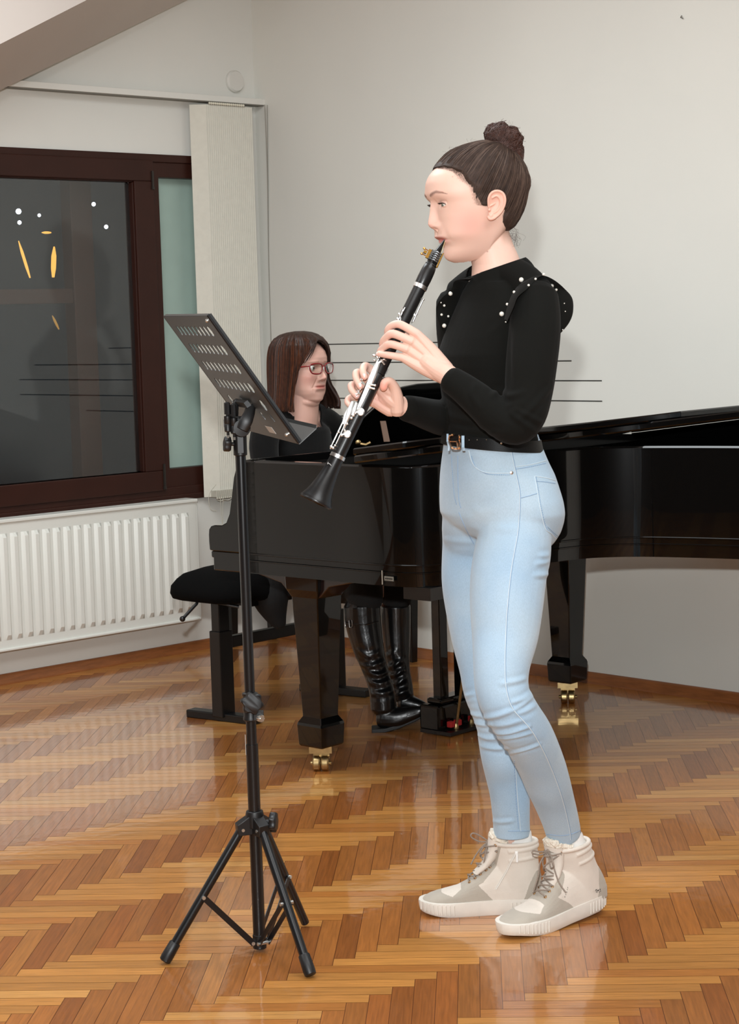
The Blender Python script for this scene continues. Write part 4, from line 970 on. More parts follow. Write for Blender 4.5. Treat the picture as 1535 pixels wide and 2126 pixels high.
# mock collar
R_ = []
for py, xl, xr, sl in ((640, 968, 1112, 0), (600, 972, 1104, 0), (575, 975, 1092, 10), (551.5, 978.5, 1086, 19.5)):
    c_ = P((xl+xr)/2, py, Y0+.002); hw = PM((xr-xl)/2, Y0)
    rr = ring_xz(c_, HF, HL, hw, hw, hw*.94, 1, 1, 48); n_ = []
    for q in rr: n_.append(q+ZZ*(-(q-c_).dot(V(-1, 0, 0))/hw*PM(sl, Y0)))
    R_.append(n_)
cv = MB(); cv.loft(R_)
# hollow the collar: an inner lip
tp.add(cv.v, cv.f)
top = remesh(tp, .0030, 4)
bt = bvh_of(top)
fold = [([(1148, 800), (1110, 842), (1080, 870)], 1, .006), ([(1120, 905), (1090, 880), (1062, 858)], 1, .006), ([(1130, 880), (1100, 865), (1070, 850)], .9, .005), ([(1040, 815), (1060, 822), (1085, 815)], 1, .006), ([(985, 800), (982, 822), (995, 845)], .8, .006), ([(1022, 823), (1035, 812), (1052, 812)], .8, .006), ([(1060, 690), (1058, 740), (1060, 800)], -1.0, .009), ([(1050, 660), (1040, 675), (1020, 690)], .5, .008), ([(925, 860), (960, 872), (1000, 885)], .6, .008), ([(935, 885), (990, 895), (1050, 898)], .7, .006)]
ridge(top, [(drape(bt, pts, 0, 4), am, wd) for pts, am, wd in fold], .0028, 1)
# open the neck and the cuffs
def cut(mb, tests):
    keepf = []; a_ = mb.v
    for f in mb.f:
        c_ = sum((Vector(a_[i]) for i in f), Vector())/len(f)
        if not any(t(c_) for t in tests): keepf.append(f)
    r = MB(); r.v = mb.v; r.f = keepf; r.m = [0]*len(keepf); return r
def bisect(mb, co, no, near=None):
    import bmesh
    me = bpy.data.meshes.new('t'); me.from_pydata([tuple(v) for v in mb.v], [], mb.f); bmm = bmesh.new(); bmm.from_mesh(me); bpy.data.meshes.remove(me)
    co = Vector(co); fs = [f for f in bmm.faces if near is None or (f.calc_center_median()-near[0]).length < near[1]]
    gs = set(); 
    for f in fs: gs.update(f.verts); gs.update(f.edges)
    bmesh.ops.bisect_plane(bmm, geom=list(gs)+fs, plane_co=co, plane_no=Vector(no), dist=1e-6)
    bmm.verts.index_update(); r = MB(); r.v = [tuple(v.co) for v in bmm.verts]; r.f = [tuple(v.index for v in f.verts) for f in bmm.faces]; r.m = [0]*len(r.f); bmm.free(); return r
pc_f, pc_b = P(979, 568.5, Y0), P(1084, 533, Y0)
cu = (pc_b-pc_f).normalized(); cnrm = (ZZ-cu*cu.z).normalized(); ncen = (pc_f+pc_b)/2
def neck_cut(c_):
    d = c_-ncen; h = d.dot(cnrm); rr_ = (d-cnrm*h); return h > -.0035 and rr_.length < .085 and h < .06
cl_l = P(920, 777, 4.075); ca_l = (P(936, 788, 4.065)-P(905, 764, 4.085)).normalized()
ccl = P(919.5, 777.5, 4.035); ccl_n = Vector((P(931.6, 751.7, 4.07)-P(907.7, 802.8, 4.07))).normalized(); ccl_d = ccl_n.cross(V(0, -1, 0)).normalized()
if ccl_d.x < 0: ccl_d = -ccl_d
ccr = P(834, 847, 4.11); ccr_n = (P(842, 822, 4.11)-P(830, 872, 4.11)).normalized(); ccr_d = ccr_n.cross(V(0, -1, 0)).normalized()
if ccr_d.x < 0: ccr_d = -ccr_d
top = bisect(top, ncen-cnrm*.0035, cnrm, (ncen, .11)); top = bisect(top, ccl, ccl_d, (ccl, .09)); top = bisect(top, ccr, ccr_d, (ccr, .09))
top = cut(top, [neck_cut, lambda c_: (c_-ccl).dot(ccl_d) < 0 and (c_-ccl).length < .07, lambda c_: (c_-ccr).dot(ccr_d) < 0 and (c_-ccr).length < .07])
M_top = mat('black_jersey', (19, 19, 17), .95, sheen=.02, spec=.1, bump=.25, bscale=700, bdist=.0006)
topo = top.build('black_top', M_top, girl, smooth=80)
md = topo.modifiers.new('t', 'SOLIDIFY'); md.thickness = .0018; md.offset = -1
# ruffles over both shoulders with pearls along the edges
def ruffle(inner, outer, nm):
    ci = catmull(inner, 8); co = catmull(outer, 8); n_ = len(ci); R_ = []
    for i in range(n_):
        t = i/(n_-1); w = math.sin(t*math.pi*5.2)*.005
        row = []
        for k in range(7):
            u = k/6; p_ = ci[i].lerp(co[i], u); bow = math.sin(u*math.pi)*.008
            row.append(p_+V(0, -1, .25)*(w*u*u+bow))
        R_.append(row+[q+V(.0002, .0016, -.0004) for q in row[::-1]])
    m = MB(); m.loft(R_); o = m.build(nm, M_top, topo, smooth=80); return o
def px3(l): return [P(a_, b_, Y) for a_, b_, Y in l]
ruffle(px3([(1047, 664, 4.06), (1054, 635, 4.045), (1064, 610, 4.05), (1078, 592, 4.07), (1098, 578, 4.10), (1118, 576, 4.12), (1134, 590, 4.13), (1146, 612, 4.125), (1154, 640, 4.12), (1158, 668, 4.12), (1158, 690, 4.12)]),
       px3([(1053, 668, 4.01), (1066, 640, 4.0), (1076, 616, 4.0), (1098, 596, 4.02), (1122, 574, 4.06), (1146, 580, 4.09), (1172, 598, 4.12), (1189, 618, 4.13), (1190, 648, 4.13), (1181, 672, 4.13), (1162, 694, 4.125)]), 'shoulder_ruffle')
ruffle(px3([(985, 578, 4.20), (972, 584, 4.22), (962, 600, 4.23), (955, 622, 4.235), (948, 648, 4.24), (940, 672, 4.245), (930, 688, 4.25)]),
       px3([(975, 580, 4.17), (945, 584, 4.19), (938, 600, 4.20), (916, 622, 4.21), (906, 640, 4.215), (910, 665, 4.22), (924, 692, 4.235)]), 'shoulder_ruffle')
M_pearl = mat('white_pearl', (226, 222, 212), .18, coat=.7)
PEARLS = [(1084, 581.5, 5, 4.02), (1112.5, 580, 2.6, 4.05), (1098, 593, 2.6, 4.0), (1068.5, 607, 3, 4.0), (1053.5, 632, 3, 4.02), (1042.5, 652.5, 5, 4.035), (1050.5, 668.5, 1.6, 4.02), (1129, 569.5, 3, 4.06), (1147, 592.5, 4.2, 4.06), (1155.5, 601.5, 2.8, 4.08), (1172, 630, 1.3, 4.09), (1174, 646.5, 1.3, 4.09), (1168.5, 684.5, 1.4, 4.09), (935, 609, 4.6, 4.175), (922.5, 634, 2.8, 4.18), (917, 653.5, 2.8, 4.185), (930.5, 656.5, 2.6, 4.185), (922, 675.5, 4.6, 4.20), (975.5, 582.5, 2.4, 4.14), (916, 628, 1.5, 4.19)]
pobjs = [o for o in COL.objects if o.name.startswith('shoulder_ruffle')]
bpy.context.view_layer.update()
rb = MB()
for o in [topo]+pobjs:
    rb.add([Vector(v.co)+Vector(girl_o) for v in o.data.vertices], [tuple(p.vertices) for p in o.data.polygons])
rbv = bvh_of(rb)
for a_, b_, r, Y in PEARLS:
    h = rbv.ray_cast(CAMP, ray(a_, b_).normalized()); p_ = (h[0]+h[1]*PM(r, 4.1)*(.35 if h[1].y < 0 else -.35)) if h[0] is not None else P(a_, b_, Y)
    m = MB(); m.ball(p_, PM(r, 4.1), 14, 10); m.build('pearl', M_pearl, topo, smooth=80)

# ---- jeans
jn = MB()
levels(jn, [(1142, 1035, 1135, 4.17, 1.1), (1126, 1010, 1150, 4.18, 1.12), (1106, 968, 1161, 4.195, 1.18), (1084, 935, 1166, 4.205, 1.26), (1064, 918, 1167, 4.21, 1.36), (1040, 917, 1163, 4.21, 1.4), (1010, 917, 1154, 4.21, 1.4), (985, 918, 1146, 4.21, 1.38), (960, 920, 1134, 4.21, 1.33), (935, 923, 1124, 4.21, 1.28), (915, 925, 1117, 4.21, 1.25), (898, 927, 1112, 4.21, 1.22)], 33)
limb(jn, [(1075, 1060, 4.14, 70)]+NEAR, 26, 5); limb(jn, [(990, 1050, 4.235, 70), (992, 1090, 4.26, 75)]+FAR, 26, 5)
jeans = remesh(jn, .0032, 22); bj = bvh_of(jeans)
C6 = lambda *q: [(900+a_/4.515, 1380+b_/4.515) for a_, b_ in q]
C4 = lambda *q: [(860+a_/4.515, 880+b_/4.515) for a_, b_ in q]
folds = [(C6((470, 500), (600, 480), (760, 425)), 1.2, .0052), (C6((560, 575), (700, 560), (830, 520)), .7, .005), (C6((590, 650), (720, 640), (900, 585)), 1.2, .005), (C6((640, 695), (760, 680), (920, 640)), 1.0, .0045), (C6((710, 832), (850, 800), (1000, 750)), 1.0, .0045),
         (C6((640, 180), (800, 150), (915, 105)), 1.0, .005), (C6((740, 360), (850, 320), (935, 255)), 1.2, .005), (C6((760, 420), (850, 370), (935, 300)), 1.2, .0045), (C6((770, 460), (870, 430), (980, 370)), .8, .005),
         (C6((285, 300), (330, 290), (385, 272)), 1.1, .005), (C6((300, 350), (350, 335), (390, 320)), .7, .005), (C6((355, 460), (400, 475), (450, 478)), 1.0, .005), (C6((380, 545), (450, 560), (540, 560)), 1.2, .005), (C6((405, 655), (500, 690), (620, 690)), 1.1, .005), (C6((420, 760), (560, 785), (700, 785)), 1.1, .005), (C6((545, 1470), (640, 1475), (740, 1465)), .8, .005),
         (C4((1180, 1240), (1250, 1240), (1310, 1220)), 1.0, .006), (C4((1150, 1310), (1230, 1300), (1300, 1275)), 1, .005), (C4((1130, 1420), (1200, 1420), (1255, 1410)), .9, .005), (C4((560, 800), (640, 830), (760, 790)), .4, .009), (C4((280, 1090), (400, 1100), (560, 1110)), .5, .007), (C4((560, 980), (640, 1000), (720, 950)), .35, .009), (C4((780, 975), (850, 990), (960, 985)), .4, .007)]
ridge(jeans, [(drape(bj, pts, 0, 4), am, wd) for pts, am, wd in folds], .0034, 1)
bj = bvh_of(jeans)
cN = P(1172, 1736, 4.24); dN = (P(1186, 1746, 4.24)-P(1171, 1700, 4.22)).normalized(); cF = P(1063, 1735, 4.32)
jeans = bisect(jeans, cN+dN*.001, dN, (cN, .12)); jeans = bisect(jeans, cF+ZZ*.001, ZZ, (cF, .12))
jeans = cut(jeans, [lambda c_: (c_-cN).dot(dN) > .001 and (c_-cN).length < .12 and (c_-cN).length < (c_-cF).length, lambda c_: c_.z < cF.z+.001 and (c_-cF).length < .12 and (c_-cF).length < (c_-cN).length, lambda c_: c_.z > P(1020, 906, 4.2).z+(c_.x-P(1020, 906, 4.2).x)*.02])
M_jean = bpy.data.materials.new('light_denim'); M_jean.use_nodes = True
nt = M_jean.node_tree; b = nt.nodes['Principled BSDF']; b.inputs['Roughness'].default_value = .85; b.inputs['Specular IOR Level'].default_value = .2; b.inputs['Sheen Weight'].default_value = .2
tc = nt.nodes.new('ShaderNodeTexCoord'); n1 = nt.nodes.new('ShaderNodeTexNoise'); n1.inputs['Scale'].default_value = 5; n1.inputs['Detail'].default_value = 3
n2 = nt.nodes.new('ShaderNodeTexNoise'); n2.inputs['Scale'].default_value = 1; n2.inputs['Detail'].default_value = 4; mp = nt.nodes.new('ShaderNodeMapping'); mp.inputs['Scale'].default_value = (700, 700, 240)
nt.links.new(tc.outputs['Object'], n1.inputs['Vector']); nt.links.new(tc.outputs['Object'], mp.inputs['Vector']); nt.links.new(mp.outputs['Vector'], n2.inputs['Vector'])
cr = nt.nodes.new('ShaderNodeValToRGB'); cr.color_ramp.elements[0].position = .32; cr.color_ramp.elements[0].color = lin((150, 177, 200))+(1,); cr.color_ramp.elements[1].position = .68; cr.color_ramp.elements[1].color = lin((174, 194, 208))+(1,)
nt.links.new(n1.outputs['Fac'], cr.inputs['Fac'])
mr = nt.nodes.new('ShaderNodeMapRange'); mr.inputs['From Min'].default_value = .3; mr.inputs['From Max'].default_value = .7; mr.inputs['To Min'].default_value = .93; mr.inputs['To Max'].default_value = 1.07
nt.links.new(n2.outputs['Fac'], mr.inputs['Value']); hs = nt.nodes.new('ShaderNodeHueSaturation'); nt.links.new(cr.outputs['Color'], hs.inputs['Color']); nt.links.new(mr.outputs['Result'], hs.inputs['Value']); nt.links.new(hs.outputs['Color'], b.inputs['Base Color'])
bp = nt.nodes.new('ShaderNodeBump'); bp.inputs['Strength'].default_value = .25; bp.inputs['Distance'].default_value = .0008; nt.links.new(n2.outputs['Fac'], bp.inputs['Height']); nt.links.new(bp.outputs['Normal'], b.inputs['Normal'])
jo = jeans.build('jeans', M_jean, girl, smooth=80); md = jo.modifiers.new('t', 'SOLIDIFY'); md.thickness = .0022; md.offset = -1
M_seam = mat('denim_seam_light', (196, 212, 222), .85); M_stitch = mat('denim_stitch_blue', (140, 166, 194), .85)
def seam(pxs, r=.0011, mt=None, nm='seam', lift=.0003, n=6):
    p_ = drape(bj, pxs, lift, n)
    # break at jumps
    seg_ = [p_[0]] if p_ else []
    m = MB()
    for q in p_[1:]:
        if (q-seg_[-1]).length > .03:
            if len(seg_) > 1: m.tube(seg_, r, 6)
            seg_ = [q]
        else: seg_.append(q)
    if len(seg_) > 1: m.tube(seg_, r, 6)
    if m.v: return m.build(nm, mt or M_seam, jo, smooth=80)
def dashes(pxs, r=.0009, mt=None, nm='stitching', n=10):
    p_ = drape(bj, pxs, .0004, n); m = MB(); i = 0
    while i < len(p_)-1:
        if (p_[i+1]-p_[i]).length < .02: m.tube([p_[i], p_[i].lerp(p_[i+1], .62)], r, 5)
        i += 1
    if m.v: m.build(nm, mt or M_stitch, jo, smooth=80)
side = C4((900, 215), (940, 400), (985, 620), (990, 740), (975, 1000), (940, 1200), (905, 1420))+[(1053, 1270), (1050, 1330)]+C6((672, 10), (685, 230), (745, 410), (900, 590), (1000, 750), (1100, 960), (1200, 1230), (1268, 1500), (1288, 1640))
seam(side, .0012); seam([(a_+1.8, b_) for a_, b_ in side], .0007, M_stitch, 'seam_shadow', .0001)  # thin darker blue line beside the pale side seam
seam(C4((515, 250), (540, 350), (600, 425), (700, 460), (900, 460))); dashes(C4((540, 300), (575, 400), (640, 450), (720, 475), (900, 480)))
seam(C4((950, 400), (1080, 385), (1235, 345))); dashes(C4((955, 425), (1080, 405), (1238, 370)))
seam(C4((1000, 695), (1080, 675), (1155, 652)), .0008, M_stitch)
bp_ = C4((1130, 490), (1150, 600), (1180, 780), (1228, 975), (1290, 1030), (1350, 1095)); seam(bp_); seam(C4((1130, 490), (1230, 505), (1325, 530))); dashes(C4((1145, 540), (1230, 545), (1325, 560)))
dashes([(a_+3, b_+1) for a_, b_ in bp_]); seam(C4((1250, 965), (1310, 1020), (1365, 1065)), .0009, M_stitch)
seam(C4((410, 300), (412, 500), (420, 700), (440, 790)), .0008, M_stitch, 'fly_stitching'); dashes(C4((350, 300), (360, 450), (375, 650), (400, 760)))
seam(C4((420, 830), (490, 990), (560, 1125)), .0009, M_stitch); seam(C6((770, 960), (790, 1250), (820, 1560)), .0009); dashes(C6((760, 900), (775, 1250), (798, 1540)), n=14)
seam(C4((480, 235), (560, 235), (680, 215)), .0008, M_stitch)
for pts in (C6((700, 1560), (800, 1560), (915, 1560)), C6((1062, 1590), (1240, 1600), (1395, 1548))): seam(pts, .0008, M_stitch, 'hem_stitch')
q = drape(bj, [(1062.7, 981.9), (1063, 982)], .0008, 1)
if q: m = MB(); m.lathe([(.0, .0018), (.0035, .0012), (.0042, 0)][::-1], q[0]-V(0, 0, 0), V(.1, -1, 0), 16); m.build('rivet', mat('rivet_silver', (214, 206, 200), .3, metal=.9), jo)
# belt
bm = MB(); f0, l0 = hfr(33); R_ = []
def belt_ring(py, xl, xr, grow, tilt=0): 
    c_ = P((xl+xr)/2, py, 4.206); hw = PM((xr-xl)/2, 4.206)+grow; b_ = hw/math.sqrt(math.cos(rad(33))**2+(1.25*math.sin(rad(33)))**2)
    return [q+ZZ*((q-c_).x*-.10) for q in ring_xz(c_, f0, l0, b_, b_, b_*1.25, .92, .92, 96)]
R_ = [belt_ring(929, 924, 1119, .002), belt_ring(929, 924, 1119, .0055), belt_ring(905, 927, 1114, .0055), belt_ring(905, 927, 1114, .002)]
bm.loft(R_+[R_[0]], False, False); M_belt = mat('black_belt_leather', (9, 9, 9), .5, spec=.2, bump=.15, bscale=500); belt = bm.build('belt', M_belt, girl, smooth=40)
bb = bvh_of(bm)
def dr1(px, py, bv, lift=.001):
    h = bv.ray_cast(CAMP, ray(px, py).normalized()); return (h[0]+h[1]*lift, h[1]) if h[0] is not None else (P(px, py, 4.08), V(0, -1, 0))
M_bk = mat('rose_gold_metal', (232, 190, 152), .3, metal=1)
m = MB(); pts = [dr1(a_, b_, bb, .003)[0] for a_, b_ in ((936, 906), (939, 903.5), (944, 903), (952, 902.5), (956, 905), (957, 917), (955, 929), (950, 931.5), (943, 931), (938, 928), (935, 917))]
m.tube(catmull(pts, 4, True), .0022, 8, closed=True); m.tube([dr1(a_, b_, bb, .004)[0] for a_, b_ in ((953, 903), (952, 917), (951, 931))], .002, 8); m.tube([dr1(a_, b_, bb, .0045)[0] for a_, b_ in ((936, 917), (945, 917), (953, 917))], .0015, 8)
m.build('buckle', M_bk, belt)
m = MB()
for i, (a_, b_) in enumerate(((975, 914), (991.5, 913.5), (1010.5, 913), (944, 917))): p_, n_ = dr1(a_, b_, bb, .0004); m.ball(p_, .0014, 8, 6)
m.build('belt_holes', mat('eyelet_metal', (140, 132, 122), .3, metal=.9), belt)
for a_, b_, r in ((1042, 907, 2.2), (1041, 920.5, 2.2), (1059, 916.5, 3.8)):
    p_, n_ = dr1(a_, b_, bb, .0008); m = MB(); m.ball(p_, PM(r, 4.1), 12, 8); m.build('pearl', M_pearl, belt)
for (x0, x1) in ((930.5, 934.5), (961, 967)):     # belt loops
    m = MB(); 
    for k in (0,):
        pts = [(dr1((x0+x1)/2+(0 if py < 930 else -.5), py, bb if 903 < py < 931 else bb, .0035)[0]) for py in (901, 905, 917, 929, 936)]
        base_ = [q for q in pts]
        w_ = PM((x1-x0)/2, 4.1)
        R_ = [[q+V(-w_, 0, 0), q+V(w_, .0, 0), q+V(w_, .002, 0), q+V(-w_, .002, 0)] for q in base_]
        m.loft(R_)
    m.build('belt_loop', M_jean, jo, smooth=0, bevel=.001)
# ---- boots
M_sole = mat('white_rubber_sole', (222, 216, 206), .5, noise=.05, nscale=25, bump=.05, bscale=60)
M_cream = mat('cream_suede', (214, 204, 192), .85, sheen=.2, noise=.04, nscale=30, bump=.15, bscale=300)
M_taupe = mat('taupe_suede', (172, 163, 150), .85, sheen=.2, noise=.05, nscale=30, bump=.15, bscale=300)
M_fleece = mat('fleece_lining', (228, 218, 202), .95, bump=.9, bscale=260, bdist=.004)
M_lace = mat('taupe_lace', (142, 128, 116), .8, noise=.25, nscale=400)
M_eyel = mat('gold_eyelet', (200, 150, 90), .25, metal=1)
M_sock = mat('white_sock', (232, 230, 226), .85, bump=.3, bscale=500)
def boot(heel, toe_dir, side, nm_label, lift=.0, L_=.292, lean=0):
    """side: +1 the outer side of a left boot faces us (lateral), -1 the inner side of a right boot; y>0 = toward the lens"""
    X_ = Vector(toe_dir).normalized(); Yv = ZZ.cross(X_)
    if Yv.y > 0: Yv = -Yv
    pit = lift
    def B(x, y, z):
        z2 = z + pit*max(0, (1-x/(L_*.62)))
        return Vector(heel)+X_*(x+lean*max(0, z-.05)*(1 if x < .2 else .3))+Yv*y+ZZ*z2
    hw_x = [0, .01, .03, .07, .12, .17, .21, .24, .262, .278, .288, .292]; hw_w = [.008, .022, .0335, .037, .037, .043, .0475, .0465, .041, .031, .018, .007]
    bend = lambda x: -.006*side*smoothstep(.12, .29, x)      # toes curve inward a little
    def outline(sc, n=22):
        up_, dn_ = [], []
        for i in range(n+1):
            t = i/n; x = L_*(1-math.cos(t*math.pi))/2; w = interp(hw_x, hw_w, x*.292/L_)*sc
            xx = L_/2+(x-L_/2)*(1+(sc-1)*.25)
            up_.append((xx, w+bend(x))); dn_.append((xx, -w+bend(x)))
        return up_+dn_[::-1][1:-1]
    toe_up = lambda x: .010*smoothstep(.20, .292, x)**1.5
    root = None
    m = MB(); R_ = []
    for z, sc in ((.0, .90), (.003, .95), (.016, 1.0), (.032, 1.03), (.036, 1.02), (.0365, .97)):
        R_.append([B(x, y, z*(1-.10*smoothstep(.1, .29, x))+toe_up(x)*(1-z/.05)+ (.004 if z > .01 and x < .03 else 0)) for x, y in outline(sc)])
    m.loft(R_); cols = outline(1.035)
    nC = len(cols)
    def rib(x0, x1, step):
        x = x0
        while x < x1:
            for sg in (1, -1):
                w = interp(hw_x, hw_w, x*.292/L_); y_ = sg*w+bend(x)
                t0 = B(x, y_*1.0+sg*.0005, .006+toe_up(x)); t1 = B(x, y_*1.03+sg*.0006, .030+toe_up(x)*.4)
                m.tube([t0, t1], .0016, 5)
            x += step
    rib(.006, .075, .0095); rib(.205, .289, .0095)
    bo = m.build('boot', M_sole, girl, smooth=40); bo['label'] = nm_label; bo.name = 'boot'
    # upper
    u = MB(); R_ = []
    for x, w, h in ((.004, .020, .10), (.012, .029, .115), (.03, .034, .12), (.06, .0365, .125), (.09, .0365, .122), (.12, .0365, .112), (.15, .0385, .092), (.175, .041, .075), (.20, .0435, .062), (.225, .0435, .0555), (.248, .040, .050), (.266, .032, .045), (.278, .022, .040), (.285, .010, .034)):
        ring = []
        for k in range(36):
            t = 2*math.pi*k/36; cy, sz = math.cos(t), math.sin(t)
            y_ = math.copysign(abs(cy)**.75, cy)*w+bend(x); z = .030+ (abs(sz)**.8*(h-.030) if sz > 0 else -abs(sz)**.8*.012)
            ring.append(B(x*L_/.292, y_, z))
        R_.append(ring)
    u.loft(R_)
    R_ = []
    for z, cx_, a_, b_ in ((.055, .060, .058, .0365), (.085, .058, .056, .0368), (.11, .057, .052, .0372), (.13, .0565, .051, .0385), (.147, .0565, .0515, .0395), (.158, .0565, .051, .0385), (.163, .0565, .046, .034)):
        R_.append([B(cx_+a_*math.cos(2*math.pi*k/40)*(1.0), b_*math.sin(2*math.pi*k/40)+bend(cx_), z+.006*(1-math.cos(2*math.pi*k/40))*.5*(-1 if z > .14 else 0)) for k in range(40)])
    u.loft(R_)
    u.tube([B(.0565+.050*math.cos(rad(a__)), .0385*math.sin(rad(a__)), .163) for a__ in range(0, 361, 10)], .0052, 10)
    # padded rolls at the heel collar
    for zz_, rr_ in ((.150, .0075), (.128, .0062)):
        u.tube([B(.056-.048*math.cos(rad(a__)), .0345*math.sin(rad(a__)), zz_+.004*math.cos(rad(a__))) for a__ in range(-110, 111, 10)], rr_, 10)
    up = remesh(u, .0014, 7)
    inv = Matrix((X_, Yv, ZZ)); 
    def loc_(p):
        d = inv @ (Vector(p)-Vector(heel)); z = d.z-pit*max(0, (1-d.x/(L_*.62))); x = d.x-lean*max(0, z-.05)*(1 if d.x < .2 else .3); return x*.292/L_, d.y, z
    # zones
    fm = []
    for f in up.f:
        x, y, z = loc_(sum((Vector(up.v[i]) for i in f), Vector())/len(f)); ya = abs(y-bend(x)); k = 0
        sky = abs(ya)
        if x > .195 and z < .048+.004*math.cos((x-.24)*60): k = 1                    # toe band
        if .118 < x <= .215 and z < interp([.118, .150, .185, .215], [.036, .070, .066, .046], x) and z > interp([.118, .150, .185, .215], [.036, .030, .03, .03], x): k = 1
        if .150 < x < .192 and ya < .040 and z > .060: k = 1                         # throat of the vamp
        line = interp([.085, .105, .14, .18, .20], [.20, .135, .10, .083, .074], x)
        if z > line-.024 and x > .086 and x < .190 and ya < .036 and z < .158: k = 1
        if x < interp([.036, .07, .10], [.046, .032, .012], z) and z < .098: k = 1   # heel counter
        if ya < .010 and .085 < x < .160 and z > .06: k = 0
        fm.append(k)
    up.m = fm
    uo = up.build('upper', [M_cream, M_taupe], bo, smooth=80)
    bu = bvh_of(up)
    def on(x, y, z):      # point on the upper nearest to local x,y,z
        h = bu.find_nearest(B(x*L_/.292, y, z)); return h[0], h[1]
    # tongue and fleece
    m = MB(); R_ = []
    for x, z, w, th in ((.150, .092, .020, .008), (.128, .110, .023, .010), (.112, .132, .024, .013), (.103, .152, .025, .016), (.099, .170, .027, .017), (.098, .182, .026, .015), (.099, .190, .018, .009)):
        R_.append([B(x+th*math.cos(t), w*math.sin(t)+bend(x), z+th*.3*math.cos(t)) for t in [2*math.pi*k/20 for k in range(20)]])
    m.loft(R_[:5]); m.build('tongue', M_cream, bo, smooth=60)
    m = MB(); m.loft(R_[4:]) ; m.tube([B(.056+.046*math.cos(rad(a__)), .0325*math.sin(rad(a__)), .166+.014*max(0, math.cos(rad(a__)))**2) for a__ in range(-70, 71, 10)], .0068, 10)
    fl_ = remesh(m, .0018, 1); av = fl_.v; fl_.v = [tuple(Vector(p)+Vector((mnoise.noise(Vector(p)*220), mnoise.noise(Vector(p)*220+V(9, 0, 0)), mnoise.noise(Vector(p)*220+V(0, 9, 0))))*.0032) for p in av]
    fl_.build('fleece_lining', M_fleece, bo, smooth=80)
    # sock
    m = MB(); m.loft([[B(.052+r_*math.cos(t)*1.1, r_*math.sin(t), z) for t in [2*math.pi*k/24 for k in range(24)]] for z, r_ in ((.14, .033), (.168, .033), (.184, .0325), (.188, .031))], False, False); m.build('sock', M_sock, bo, smooth=60)
    # eyelets and laces
    ey = [(.176, .0215, .084), (.162, .0225, .093), (.149, .0235, .102), (.136, .0245, .112), (.126, .0255, .124), (.112, .030, .147), (.107, .0305, .160)]
    def eyelet_at(i, sg): 
        x, y, z = ey[i]; return on(x, sg*y+bend(x), z)
    for i in range(len(ey)):
        for sg in (1, -1):
            p_, n_ = eyelet_at(i, sg); m = MB(); a1 = n_.orthogonal().normalized(); a2 = n_.cross(a1)
            m.tube([p_+n_*.0012+(a1*math.cos(t)+a2*math.sin(t))*.0029 for t in [2*math.pi*k/12 for k in range(12)]], .0009, 6, closed=True); m.build('eyelet', M_eyel, bo, smooth=80)
    m = MB()
    for i in range(len(ey)-1):
        for sg in (1, -1):
            p0, n0 = eyelet_at(i, sg); p1, n1 = eyelet_at(min(i+1, len(ey)-1), -sg); mid = (p0+p1)/2+X_*(.004+.018*(i >= 3))*(1 if i < 6 else 0)
            x_ = (ey[i][0]+ey[i+1][0])/2; hh = (n0+n1).normalized()
            m.tube(catmull([p0+n0*.001, p0+n0*.003+hh*.001, mid+hh*(.007 if sg > 0 else .010), p1+n1*.003+hh*.001, p1+n1*.001], 5), .0017, 7)
    p0, n0 = eyelet_at(6, 1); p1, n1 = eyelet_at(6, -1); kn = (p0+p1)/2+X_*.016+ZZ*.002
    m.tube(catmull([p0+n0*.002, (p0+kn)/2+n0*.004, kn], 5), .0018, 7); m.tube(catmull([p1+n1*.002, (p1+kn)/2+n1*.004, kn], 5), .0018, 7)
    m.ball(kn, .0048, 10, 8)
    if side < 0:
        loops = [[(0, 0, 0), (.022, .004, .016), (.036, .008, .022), (.040, .008, .014), (.022, .006, .002), (0, 0, 0)], [(0, 0, 0), (.014, .012, -.012), (.020, .014, -.024), (.010, .012, -.020), (0, 0, 0)]]
        ends = [[(0, 0, 0), (.014, .010, -.008), (.030, .012, -.028), (.042, .012, -.050)], [(0, 0, 0), (.006, .014, -.014), (.010, .018, -.034), (.012, .016, -.046)]]
    else:
        loops = [[(0, 0, 0), (.020, -.006, .000), (.034, -.012, .004), (.036, -.012, -.002), (.018, -.004, -.006), (0, 0, 0)], [(0, 0, 0), (.010, .022, -.010), (.012, .030, -.026), (.008, .016, -.034), (.006, .008, -.014), (0, 0, 0)]]
        ends = [[(0, 0, 0), (.020, -.004, -.022), (.024, -.008, -.052), (.034, -.014, -.088)], [(0, 0, 0), (.004, .020, -.030), (.000, .032, -.064), (-.010, .044, -.088)]]
    for l_ in loops+ends: m.tube(catmull([kn+X_*a__+Yv*b__+ZZ*c__ for a__, b__, c__ in l_], 6), .0018, 7)
    m.build('laces', M_lace, bo, smooth=80)
    if side < 0:       # zip on the inner side
        m = MB(); zp = [on(x, .04, z) for x, z in ((.056, .148), (.070, .125), (.084, .102), (.098, .080), (.110, .062))]
        m.tube([p_+n_*.001 for p_, n_ in zp], .0016, 6); m.tube([p_+n_*.0012+X_*.003 for p_, n_ in zp], .0007, 5)
        m.build('zip', mat('zip_white', (226, 222, 214), .5), bo)
        p_, n_ = zp[0]; m = MB(); m.box(p_+n_*.003-ZZ*.010-X_*.001, (.005, .0022, .022), (X_, n_, ZZ)); m.box(p_+n_*.003+ZZ*.001, (.007, .003, .007), (X_, n_, ZZ)); m.build('zip_pull', mat('zip_pull_white', (234, 232, 228), .4), bo, smooth=0, bevel=.001)
    else:              # small dark embroidered horse-like mark and a tiny debossed line of marks
